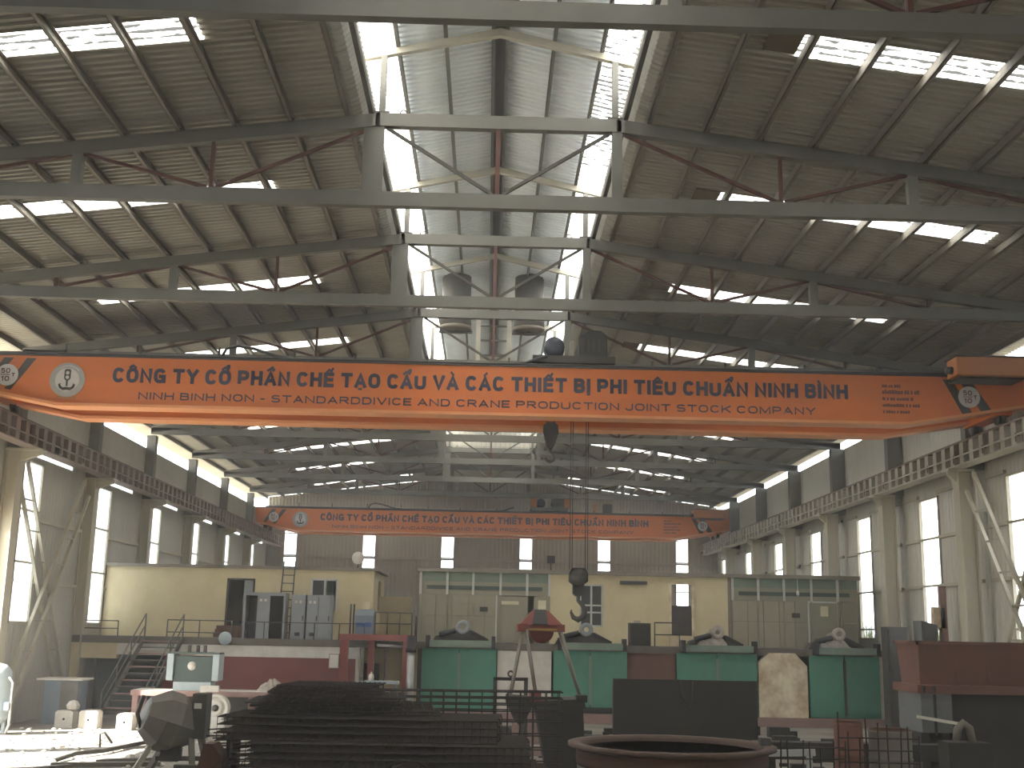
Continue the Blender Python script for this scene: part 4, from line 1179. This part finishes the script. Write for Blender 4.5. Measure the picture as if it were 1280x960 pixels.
tk = empty('pressure_tank', (-15.6, 38.9, 0), 'tall pale blue pressure tank in the sunlight at the left edge', 'tank')
prof = [(0.01, 0.28), (0.3, 0.32), (0.46, 0.48), (0.48, 0.6), (0.48, 1.85), (0.44, 2.0), (0.28, 2.14), (0.01, 2.2)]
MB().lathe(prof, 28, (-15.6, 38.9, 0)).build('shell', M_TEAL, tk)
for q in range(3):
    a = q * 2 * PI / 3 + 0.4
    B(-15.6 + 0.36 * math.cos(a) - 0.05, -15.6 + 0.36 * math.cos(a) + 0.05, 38.9 + 0.36 * math.sin(a) - 0.05, 38.9 + 0.36 * math.sin(a) + 0.05, 0, 0.7).build('leg', M_TEAL, tk)
MB().tube([(-15.6, 38.9, 2.18), (-15.6, 38.9, 2.45)], 0.04, 8).build('valve', M_DARK, tk)
MB().tube([(-15.11, 38.7, 1.75), (-14.95, 38.65, 1.6), (-14.95, 38.65, 0.3), (-15.05, 38.7, 0.05)], 0.04, 8).build('drain_pipe', M_PIPE, tk)
B(-15.13, -14.97, 38.55, 38.75, 0.75, 1.0).build('gauge', M_BLUEGREY, tk)

cb_ = empty('steel_cabinet', (-15.0, 43.2, 0), 'blue grey steel cabinet with a wide top, left of the dark opening', 'cabinet')
MB().box(-15.5, -14.3, 42.9, 43.9, 0, 1.5).build('body', M_BLUEGREY, cb_)
B(-14.9, -14.3, 42.86, 42.9, 0.05, 1.45).build('door', M_MIXER, cb_)
B(-15.75, -14.15, 42.8, 44.0, 1.5, 1.56).build('top', M_WHITEWASH, cb_)
pos = [(-14.3, 41.7, 0.6, 0.56), (-13.35, 41.3, 0.62, 0.6), (-12.05, 41.0, 0.52, 0.54)]
lb = ['leftmost of the three pale concrete blocks, with a stone on top', 'middle one of the three pale concrete blocks', 'rightmost of the three pale concrete blocks']
for (x, y, w, h), l in zip(pos, lb):
    b_ = empty('concrete_block', (x, y, 0), l, 'concrete block', 'pale concrete blocks on the lit floor')
    MB().prism([(x - w / 2, 0), (x + w / 2, 0), (x + w / 2, h - 0.06), (x + w / 2 - 0.07, h), (x - w / 2 + 0.07, h), (x - w / 2, h - 0.06)], y, y + 0.55).build('block', M_CONC, b_)
    MB().lathe([(0.04, -0.01), (0.04, 0.01)], 10, (x, y, h * 0.5), 'Y').build('lifting_hole', M_BLACK, b_)
sn = MB().lathe([(0.02, 0.0), (0.2, 0.04), (0.24, 0.16), (0.14, 0.3), (0.02, 0.34)], 8, (-14.1, 41.95, 0.56), 'Z', False).build('stone', M_CONC)
tag(sn, 'rough pale stone lying on the leftmost concrete block', 'stone')

# concrete mixer
mx_ = empty('concrete_mixer', (-7.3, 28.2, 0), 'grey faceted concrete mixer drum on its stand at lower left', 'concrete mixer')
mm = MB().lathe([(0.34, -0.62), (0.68, -0.12), (0.68, 0.22), (0.4, 0.6), (0.3, 0.62)], 8, (0, 0, 0), 'Z', False)
mm.xform(Matrix.Translation((-7.25, 28.2, 1.3)) @ Matrix.Rotation(math.radians(28), 4, 'Z') @ Matrix.Rotation(math.radians(-72), 4, 'Y'))
mm.build('drum', M_MIXER, mx_)
MB().tube([(-7.75, 27.75, 1.9), (-7.9, 27.85, 1.5), (-7.78, 27.8, 1.2)], 0.05, 6).build('drum_rim', M_DARK, mx_)
B(-6.72, -6.4, 28.05, 28.6, 0.95, 1.95).build('motor_box', M_DARK, mx_)
B(-6.66, -6.5, 28.0, 28.05, 1.62, 1.74).build('switch_plate', M_WHITEWASH, mx_)
MB().bar((-7.55, 28.0, 0.85), (-8.0, 27.8, 0.0), 0.12).build('leg', M_STIFF, mx_)
MB().bar((-7.35, 28.5, 0.85), (-7.9, 28.8, 0.0), 0.12).build('leg', M_MIXER, mx_)
MB().bar((-6.7, 28.1, 0.95), (-6.5, 27.7, 0.0), 0.12).build('leg', M_MIXER, mx_)
MB().bar((-6.6, 28.6, 0.95), (-6.4, 28.9, 0.0), 0.12).build('leg', M_MIXER, mx_)
B(-7.35, -6.95, 28.0, 28.4, 0.45, 0.8).build('chute', M_DARK, mx_)
MB().bar((-7.5, 28.2, 0.5), (-6.5, 28.3, 0.5), 0.1).build('cross_bar', M_DARK, mx_)

rb = empty('rust_beam', (-5.4, 24.5, 0), 'rust orange steel wedge beside the mixer at the bottom edge', 'steel part')
MB().prism([(-5.75, 0), (-4.95, 0), (-5.15, 1.0), (-5.32, 1.22), (-5.5, 1.22)], 24.1, 24.7).build('wedge', M_VAT, rb)
B(-6.2, -5.1, 24.7, 24.9, 0, 0.75).build('plate', M_DARK, rb)
pl = empty('bent_pole', (-10.5, 33.5, 0.0), 'long bent steel pole lying on the sunlit floor at lower left', 'pole')
MB().tube([(-10.9, 31.2, 0.06), (-10.75, 32.6, 0.12), (-10.35, 33.6, 0.1), (-10.0, 36.2, 0.08), (-9.6, 38.0, 0.06)], 0.06, 8).build('pole', M_DARK, pl)
MB().tube([(-10.75, 34.5, 0.1), (-10.78, 34.5, 0.45), (-10.65, 34.5, 0.5), (-10.45, 34.6, 0.2)], 0.035, 6).build('hook', M_DARK, pl)
for i, (x, y, L, a, lbl) in enumerate(((-9.4, 30.8, 2.6, 0.25, 'dusty plank lying in front of the mixer leg'), (-8.9, 31.9, 2.2, 0.5, 'dusty plank lying behind the mixer on the left'), (-10.6, 29.6, 1.6, 0.9, 'short dusty plank nearest the bottom left edge'))):
    d = MB().bar((x - L / 2 * math.cos(a), y - L / 2 * math.sin(a), 0.06), (x + L / 2 * math.cos(a), y + L / 2 * math.sin(a), 0.06), 0.22, 0.1).build('plank', M_MIXER)
    tag(d, lbl, 'plank')
# rubble on the floor
rn = random.Random(11); mb = MB()
for q in range(420):
    x = rn.uniform(-15.5, -4.5); y = rn.uniform(29.5, 41); s = rn.uniform(0.02, 0.09) * (1 if rn.random() < 0.95 else 1.8)
    mb.lathe([(s * 0.9, 0.0), (s, s * 0.3), (s * 0.5, s * 0.8), (0.001, s * 0.85)], 5, (x, y, 0), 'Z', False)
tag(mb.build('rubble', M_CONC), 'loose rubble scattered over the dusty floor at lower left', 'rubble', kind='stuff')

# ------------------------------------------------------------------ rebar heap
def mesh_sheet_parts(L, W, p, root):
    m = MB()
    n = int(W / p)
    for i in range(n + 1):
        y = -W / 2 + i * p; m.tube([(-L / 2, y, 0), (L / 2, y, 0)], 0.011, 4)
    tag(m.build('long_bars', M_REBAR, root), kind='stuff')
    m = MB(); n = int(L / (p * 2))
    for i in range(n + 1):
        x = -L / 2 + i * p * 2; m.tube([(x, -W / 2, 0.02), (x, W / 2, 0.02)], 0.010, 4)
    tag(m.build('cross_bars', M_REBAR, root), kind='stuff')
def cage_parts(L, W, H, root):
    m = MB()
    for iy in range(5):
        for iz in range(4):
            m.tube([(-L / 2, -W / 2 + W * iy / 4, 0.012 + (H - 0.024) * iz / 3), (L / 2, -W / 2 + W * iy / 4, 0.012 + (H - 0.024) * iz / 3)], 0.014, 4)
    tag(m.build('long_bars', M_REBAR, root), kind='stuff')
    m = MB()
    n = int(L / 0.16)
    for i in range(n + 1):
        x = -L / 2 + L * i / n
        m.tube([(x, -W / 2, 0.012), (x, W / 2, 0.012), (x, W / 2, H - 0.012), (x, -W / 2, H - 0.012)], 0.009, 4, closed=True)
    tag(m.build('stirrups', M_REBAR, root), kind='stuff')
CG = 'rusty dark rebar cage in the big foreground heap'
rn = random.Random(2)
proto = empty('rebar_cage', (0, 0, 0), CG, 'rebar cage', 'rebar cages in the foreground heap')
cage_parts(5.4, 0.62, 0.44, proto)
first = True
for lay in range(4):
    for j in range(6 - lay):
        o = proto if first else copy_tree(proto)
        first = False
        o.location = ((-1.55, -1.6, -1.8, -2.4)[lay] + rn.uniform(-0.15, 0.15), 22.9 + 0.68 * j + 0.34 * lay, 0.45 * lay)
        o.rotation_euler = (0, 0, rn.uniform(-0.008, 0.008))
MG = 'rusty rebar mesh sheet lying on top of the foreground cages'
pm = empty('rebar_mesh', (0, 0, 0), MG, 'rebar mesh', 'rebar mesh sheets on the foreground heap')
mesh_sheet_parts(3.4, 2.2, 0.1, pm)
for i in range(9):
    o = pm if i == 0 else copy_tree(pm)
    o.location = (-3.0 - 0.03 * i + rn.uniform(-0.25, 0.25), 25.0 + rn.uniform(-0.3, 0.3), 1.83 + 0.065 * i)
    o.rotation_euler = (0, 0, rn.uniform(-0.12, 0.12))
    o.scale.x = 1.1 - 0.07 * i
# right part of the heap: a taller open cage, seen in front of the leftmost green door
pg = empty('rebar_cage', (-0.4, 27.5, 0), 'long open rebar cage whose bars stand out against the leftmost green door', 'rebar cage')
m = MB()
for zz in (0.3, 0.6, 0.9, 1.2, 1.5, 1.72, 1.86, 2.0, 2.14):
    for yy in (27.2, 27.8):
        m.tube([(-3.6, yy, zz), (1.75, yy, zz + 0.03)], 0.016, 4)
tag(m.build('long_bars', M_REBAR, pg), kind='stuff')
m = MB()
for i in range(19):
    x = -3.55 + i * 0.29
    m.tube([(x, 27.2, 0.0), (x, 27.8, 0.0), (x, 27.8, 2.16), (x, 27.2, 2.16)], 0.012, 4, closed=True)
tag(m.build('stirrups', M_REBAR, pg), kind='stuff')
# left end of the heap: loose bars
pb_ = MB()
for i in range(34):
    yy = 27.0 + rn.uniform(0, 0.9); zz = 0.25 + 0.03 * i
    pb_.tube([(-5.9 + rn.uniform(-0.3, 0.4), yy, zz), (-4.2 + rn.uniform(-0.2, 0.4), yy + rn.uniform(-0.3, 0.3), zz + rn.uniform(0, 0.22))], 0.016, 4)
for x in (-5.6, -5.0, -4.4):
    pb_.box(x - 0.04, x + 0.04, 26.9, 28.1, 0.0, 1.3)
tag(pb_.build('loose_rebar', M_REBAR), 'loose rebar bundle stacked on the left end of the dark heap', 'rebar', kind='stuff')
tw = MB()
for i in range(26):
    cx = rn.uniform(-4.6, -1.2); r_ = rn.uniform(0.12, 0.4); cz = rn.uniform(0.5, 0.62); cy = 21.7 + rn.uniform(-0.2, 0.2); tl = rn.uniform(-0.5, 0.5)
    tw.tube([(cx + r_ * math.cos(q * PI / 7), cy + r_ * math.sin(tl) * math.sin(q * PI / 7), cz + r_ * (1 + math.sin(q * PI / 7))) for q in range(14)], 0.008, 4, closed=True)
tw.box(-4.8, -1.0, 21.5, 22.0, 0, 0.5)
tag(tw.build('wire_tangle', M_REBAR), 'tangle of looped tying wire in front of the rebar heap', 'wire', kind='stuff')

# ------------------------------------------------------------------ grab bucket
gb = empty('grab_bucket', (1.4, 30.0, 0), 'clamshell grab bucket with red head, four rods and dark jaws', 'grab bucket')
hd = MB()
b0 = [(0.8, 29.5), (1.88, 29.5), (1.88, 30.5), (0.8, 30.5)]; t0 = [(1.15, 29.8), (1.52, 29.8), (1.52, 30.2), (1.15, 30.2)]
hd.add([(x, y, 3.66) for x, y in b0] + [(x, y, 4.02) for x, y in t0], [(0, 1, 5, 4), (1, 2, 6, 5), (2, 3, 7, 6), (3, 0, 4, 7), (4, 5, 6, 7), (3, 2, 1, 0)])
hd.build('head', M_GRABRED, gb)
MB().add([(1.12, 29.47, 3.68), (1.5, 29.47, 3.68), (1.46, 29.78, 4.04), (1.18, 29.78, 4.04), (1.12, 29.52, 3.66), (1.5, 29.52, 3.66), (1.46, 29.83, 4.02), (1.18, 29.83, 4.02)], [(0, 1, 2, 3), (7, 6, 5, 4), (0, 4, 5, 1), (1, 5, 6, 2), (2, 6, 7, 3), (3, 7, 4, 0)]).build('head_cap', M_BLACK, gb)
B(0.76, 1.02, 29.46, 30.54, 3.5, 3.68).build('head_lug', M_GRABRED, gb)
B(1.72, 1.92, 29.46, 30.54, 3.5, 3.68).build('head_lug', M_GRABRED, gb)
B(1.02, 1.72, 29.48, 29.56, 3.53, 3.58).build('yellow_bar', M_GRABYEL, gb)
B(1.02, 1.72, 29.56, 30.5, 3.5, 3.66).build('head_frame', M_GRABRED, gb)
MB().lathe([(0.12, -0.25), (0.3, -0.24), (0.3, -0.18), (0.25, -0.14), (0.25, 0.14), (0.3, 0.18), (0.3, 0.24), (0.12, 0.25)], 24, (1.36, 29.95, 3.52), 'Y').build('sheave', M_GRABRED, gb)
for (xa, xb, yy) in ((0.9, 0.62, 29.5), (0.98, 1.25, 29.45), (0.98, 1.25, 30.5), (1.82, 2.32, 29.5), (1.82, 2.36, 30.5), (0.9, 0.62, 30.5)):
    MB().tube([(xa, yy, 3.55), (xb, yy, 1.95)], 0.032, 8).build('rod', M_ROD, gb)
def jaw(poly, y0, y1, name, m): return MB().prism(poly, y0, y1).build(name, m, gb)
jaw([(0.52, 1.95), (1.2, 1.9), (1.14, 1.72), (0.95, 1.36), (0.82, 1.3), (0.7, 1.42), (0.5, 1.82)], 29.3, 30.7, 'jaw', M_GRAB)
jaw([(1.2, 1.86), (2.38, 1.92), (2.42, 1.75), (2.36, 1.7), (2.4, 0.9), (2.3, 0.35), (2.0, 0.05), (1.55, 0.05), (1.42, 0.6)], 29.2, 30.8, 'jaw', M_GRAB)
B(1.1, 1.35, 29.25, 30.75, 1.85, 2.05).build('hinge', M_GRABRED, gb)
B(2.2, 2.46, 29.2, 29.5, 1.85, 2.02).build('rod_lug', M_GRAB, gb)
MB().tube([(0.95, 29.4, 1.4), (0.84, 29.4, 1.0), (0.8, 29.4, 0.4), (0.8, 29.4, 0.0)], 0.05, 6).build('prop_chain', M_DARK, gb)
fr_ = empty('lifting_frame', (0.75, 31.5, 0), 'small dark lifting frame with an eye left of the grab bucket rods', 'lifting frame')
for x in (0.25, 1.05): B(x - 0.05, x + 0.05, 31.45, 31.55, 0.0, 2.32).build('upright', M_DARK, fr_)
B(0.2, 1.1, 31.45, 31.55, 2.24, 2.32).build('cross_bar', M_DARK, fr_)
MB().tube([(0.65 + 0.07 * math.cos(q * PI / 5), 31.5, 2.41 + 0.07 * math.sin(q * PI / 5)) for q in range(10)], 0.025, 6, closed=True).build('eye', M_DARK, fr_)
pk = empty('pink_steps', (1.35, 33.5, 0), 'pink slatted steel part seen through the gap between the grab jaws', 'steel part')
for i in range(5):
    B(0.75, 1.75, 33.2, 33.6, 0.2 + 0.3 * i, 0.42 + 0.3 * i).build('slat', M_PINK, pk)
for x in (0.75, 1.7): B(x, x + 0.05, 33.25, 33.55, 0, 1.62).build('upright', M_PINK, pk)

# ------------------------------------------------------------------ dark plate and rust vat
dp = empty('steel_plate', (4.65, 28.0, 0), 'large dark steel plate standing upright behind the vat', 'steel plate')
B(2.96, 6.3, 28.0, 28.12, 0, 2.47).build('plate', M_PLATE, dp)
for x in (3.05, 6.2): B(x - 0.06, x + 0.06, 28.12, 28.5, 0, 2.3).build('back_rib', M_PLATE, dp)
MB().bar((3.3, 28.9, 0.02), (3.3, 28.12, 1.4), 0.1).build('prop', M_DARK, dp)
MB().bar((6.0, 28.9, 0.02), (6.0, 28.12, 1.4), 0.1).build('prop', M_DARK, dp)
MB().tube([(4.5, 27.97, 2.45), (4.55, 27.96, 2.1), (4.75, 27.96, 1.85), (4.8, 27.97, 2.45)], 0.018, 6).build('sling', M_BLACK, dp)
vt = empty('steel_vat', (3.22, 21.0, 0), 'wide round rust red vat with a flared rim at the bottom edge', 'vat')
MB().lathe([(1.5, 0.0), (1.62, 0.02), (1.62, 1.3)], 56, (3.22, 21, 0)).build('drum', M_VATGREY, vt)
MB().lathe([(1.625, 1.3), (1.64, 1.36), (1.64, 1.56)], 56, (3.22, 21, 0)).build('collar', M_VAT, vt)
rim = MB()
prof = [(1.64, 1.56), (1.78, 1.6), (1.78, 1.66), (1.58, 1.66), (1.55, 1.6), (1.55, 0.1), (0.01, 0.1)]
rim.lathe(prof, 56, (3.22, 21, 0)).build('rim', M_VATRIM, vt)
B(4.75, 4.92, 20.9, 21.1, 1.66, 1.78).build('rim_lug', M_DARK, vt)

# ------------------------------------------------------------------ right side: hopper, boxes, rebar mesh, barrels
hp = empty('steel_hopper', (11.9, 30.3, 0), 'big red oxide steel hopper standing on a grey base at right', 'hopper')
hpv = [(10.62, 29.4, 2.42), (13.7, 29.4, 2.42), (13.7, 30.7, 2.42), (10.62, 30.7, 2.42), (10.56, 29.25, 3.42), (13.75, 29.25, 3.42), (13.75, 30.8, 3.42), (10.56, 30.8, 3.42)]
MB().add([(v[0] if v[0] < 12 else v[0], v[1], v[2]) for v in hpv], [(0, 3, 2, 1), (0, 1, 5, 4), (1, 2, 6, 5), (2, 3, 7, 6), (3, 0, 4, 7)]).build('body', M_HOPPER, hp)
m = MB()
for r in ((10.5, 13.8, 29.2, 29.3), (10.5, 13.8, 30.75, 30.85), (10.5, 10.6, 29.2, 30.85), (13.7, 13.8, 29.2, 30.85)): m.box(r[0], r[1], r[2], r[3], 3.38, 3.46)
m.build('rim', M_HOPPER, hp)
B(10.45, 13.9, 29.1, 30.9, 2.22, 2.42).build('base_frame', M_HOPPER, hp)
for x in (10.55, 10.8): B(x, x + 0.06, 29.02, 29.1, 2.24, 2.4).build('clamp', M_BLACK, hp)
for x in (11.5, 12.3): B(x, x + 0.05, 29.32, 29.42, 2.5, 2.75).build('rib', M_HOPPER, hp)
MB().tube([(13.75, 29.2, 3.3), (13.9, 29.15, 2.95), (13.88, 29.15, 2.42)], 0.035, 6).build('hose', M_BLACK, hp)
B(10.55, 11.3, 29.2, 30.8, 1.3, 2.22).build('support_panel', M_CABD, hp)
B(10.85, 10.91, 29.17, 29.2, 1.25, 2.2).build('panel_joint', M_BLACK, hp)
B(11.3, 13.8, 29.3, 30.8, 0.0, 2.22).build('support_box', M_PLATE, hp)
MB().bar((10.4, 29.1, 1.68), (11.4, 29.0, 1.53), 0.07).build('pale_bar', M_WHITEWASH, hp)
B(10.55, 10.75, 29.3, 30.8, 0.0, 1.3).build('support_leg', M_PLATE, hp)
B(11.05, 11.25, 29.3, 30.8, 0.0, 1.3).build('support_leg', M_PLATE, hp)
ep = empty('electrical_post', (16.5, 43.0, 0), 'cream switch box on a red post by a right wall window', 'electrical box')
B(16.12, 16.55, 42.9, 43.15, 3.9, 4.65).build('box', M_STAIN, ep)
B(16.38, 16.62, 42.9, 43.1, 0, 5.4).build('post', M_PINK, ep)
MB().tube([(16.12, 43.0, 3.9), (16.2, 43.0, 3.4), (16.12, 43.0, 2.4)], 0.04, 6).build('conduit', M_DARK, ep)
bb = empty('tall_cabinet', (15.8, 42.8, 0), 'blue grey tall cabinet with a slanting top below a right wall window', 'cabinet')
MB().prism([(15.5, 0), (16.08, 0), (16.08, 4.0), (15.55, 4.15), (15.5, 4.15)], 42.5, 43.3).build('body', M_CABD, bb)
B(15.56, 16.02, 42.46, 42.5, 0.3, 3.9).build('door', M_CABD, bb)
gd = empty('tall_cabinet', (15.9, 46.8, 0), 'dark tall cabinet beyond the blue grey one, just right of the rightmost green door', 'cabinet')
B(15.6, 16.4, 46.5, 47.2, 0, 3.95).build('body', M_DARK, gd)
B(15.66, 16.34, 46.46, 46.5, 0.2, 3.85).build('door', M_DARK, gd)

for i, (x, y, w, h, lbl, rot) in enumerate(((5.64, 21.0, 1.16, 1.72, 'rusty rebar mesh panel standing right of the vat', 0.1), (6.98, 21.5, 1.4, 1.85, 'rusty rebar mesh panel at the bottom right with long bar ends sticking up', -0.06))):
    t = empty('rebar_mesh', (x, y, 0), lbl, 'rebar mesh')
    m = MB(); n = int(w / 0.17)
    for q in range(n + 1):
        u = -w / 2 + w * q / n; rr = random.Random(i * 40 + q)
        m.tube([(u * math.cos(rot), u * math.sin(rot), 0), ((u + rr.uniform(-0.06, 0.06)) * math.cos(rot), u * math.sin(rot), h + (rr.uniform(-0.1, 0.42) if i else rr.uniform(-0.02, 0.04)))], 0.014, 4)
    m.move((x, y, 0)); tag(m.build('upright_bars', M_REBAR, t), kind='stuff')
    m = MB()
    for q in range(9):
        z = 0.12 + q * (h - 0.2) / 8
        m.tube([(-w / 2 * math.cos(rot), -w / 2 * math.sin(rot) - 0.02, z), (w / 2 * math.cos(rot), w / 2 * math.sin(rot) - 0.02, z)], 0.012, 4)
    m.move((x, y, 0)); tag(m.build('cross_bars', M_REBAR, t), kind='stuff')
for i, (x, y, r_, h, mt, lbl) in enumerate(((7.25, 24.2, 0.28, 1.84, M_HOPPER, 'slim reddish rusty drum behind the rebar panel at lower right'), (8.15, 24.4, 0.42, 1.7, M_VATGREY, 'grey rusty drum right of the reddish drum'))):
    t = empty('steel_drum', (x, y, 0), lbl, 'drum')
    MB().lathe([(r_, 0), (r_, h * 0.33), (r_ + 0.02, h * 0.34), (r_, h * 0.36), (r_, h * 0.66), (r_ + 0.02, h * 0.67), (r_, h * 0.69), (r_, h - 0.05), (r_ + 0.015, h), (r_ - 0.04, h), (r_ - 0.05, h - 0.06), (0.01, h - 0.06)], 24, (x, y, 0)).build('shell', mt, t)
    MB().tube([(x + 0.9 * r_ * math.cos(q * PI / 10), y + 0.9 * r_ * math.sin(q * PI / 10), h) for q in range(20)], 0.03, 5, closed=True).build('rim', M_VAT, t)
wr_ = empty('pale_coupling', (10.0, 25.5, 0), 'dull cast coupling lying on dark scrap in front of the hopper base', 'machine part')
MB().tube([(9.85, 25.3, 1.45), (9.88, 25.3, 1.68), (10.0, 25.3, 1.8), (10.13, 25.3, 1.7), (10.17, 25.3, 1.42)], 0.09, 8).build('arch', M_VATGREY, wr_)
B(9.6, 10.5, 25.1, 25.7, 0.0, 1.42).build('base', M_PLATE, wr_)
sc = empty('scrap_beam', (8.0, 26.5, 0), 'dark rusty scrap beam lying across the lower right corner', 'steel part')
B(5.9, 10.6, 26.4, 26.9, 0.9, 1.25).build('beam', M_PLATE, sc)
for x in (6.2, 8.2, 10.3): B(x - 0.12, x + 0.12, 26.45, 26.85, 0, 0.9).build('prop', M_PLATE, sc)
pt = MB().bar((4.95, 23.8, 1.25), (6.3, 23.2, 1.35), 0.12).bar((5.1, 23.75, 0), (5.1, 23.75, 1.26), 0.1).bar((6.2, 23.25, 0), (6.2, 23.25, 1.34), 0.1).build('silver_pipe', M_PIPE)
tag(pt, 'silver pipe on props behind the rebar panel right of the vat', 'pipe')
wb_ = MB()
for (xa, za, xb, zb) in ((1.9, 0.55, 2.9, 0.05), (2.1, 0.9, 2.7, 0.2)):
    wb_.tube([(xa, 22.6, za), ((xa + xb) / 2, 22.5, (za + zb) / 2 + 0.06), (xb - 0.9, 22.4, zb)], 0.014, 5)
# low scrap behind the foreground, dark
sp_ = MB(); rn = random.Random(9)
for q in range(160):
    x = rn.uniform(-4, 12); y = rn.uniform(31.5, 44); s = rn.uniform(0.1, 0.4)
    sp_.box(x - s, x + s, y - s * 0.6, y + s * 0.6, 0, s * rn.uniform(0.3, 1.0))
tag(sp_.build('scrap_pile', M_PLATE), 'low scattered dark scrap on the floor in front of the furnace doors', 'scrap', kind='stuff')

# tall grass outside the right wall windows
gr = MB(); rn = random.Random(4)
for q in range(2600):
    x = XR + rn.uniform(2.0, 5.0); y = rn.uniform(36, 90); h = rn.uniform(3.3, 4.7)
    gr.tube([(x, y, -0.05), (x + rn.uniform(-0.2, 0.2), y + rn.uniform(-0.2, 0.2), h)], [0.05, 0.004], 3, cap=False)
tag(gr.build('tall_grass', M_GRASS), 'tall dry grass growing outside the right wall windows', 'grass', kind='stuff')

# dust hanging in the air of the hall
HAZE = 0.0017
if HAZE > 0:
    hz = B(XL - 1.6, XR + 0.8, Y0 - 2.0, Y1 + 2.0, -0.6, 18.5).build('dust_haze', MATS['dust_haze'] if 'dust_haze' in MATS else bpy.data.materials.new('dust_haze'))
    hm = hz.data.materials[0]; hm.use_nodes = True
    nt = hm.node_tree
    nt.nodes.remove(nt.nodes['Principled BSDF'])
    vs_ = nt.nodes.new('ShaderNodeVolumeScatter')
    vs_.inputs['Color'].default_value = (0.9, 0.92, 0.95, 1)
    vs_.inputs['Density'].default_value = HAZE
    vs_.inputs['Anisotropy'].default_value = 0.35
    nt.links.new(vs_.outputs[0], nt.nodes['Material Output'].inputs['Volume'])
    tag(hz, 'thin dusty haze hanging in the air of the whole hall', 'haze', kind='stuff')
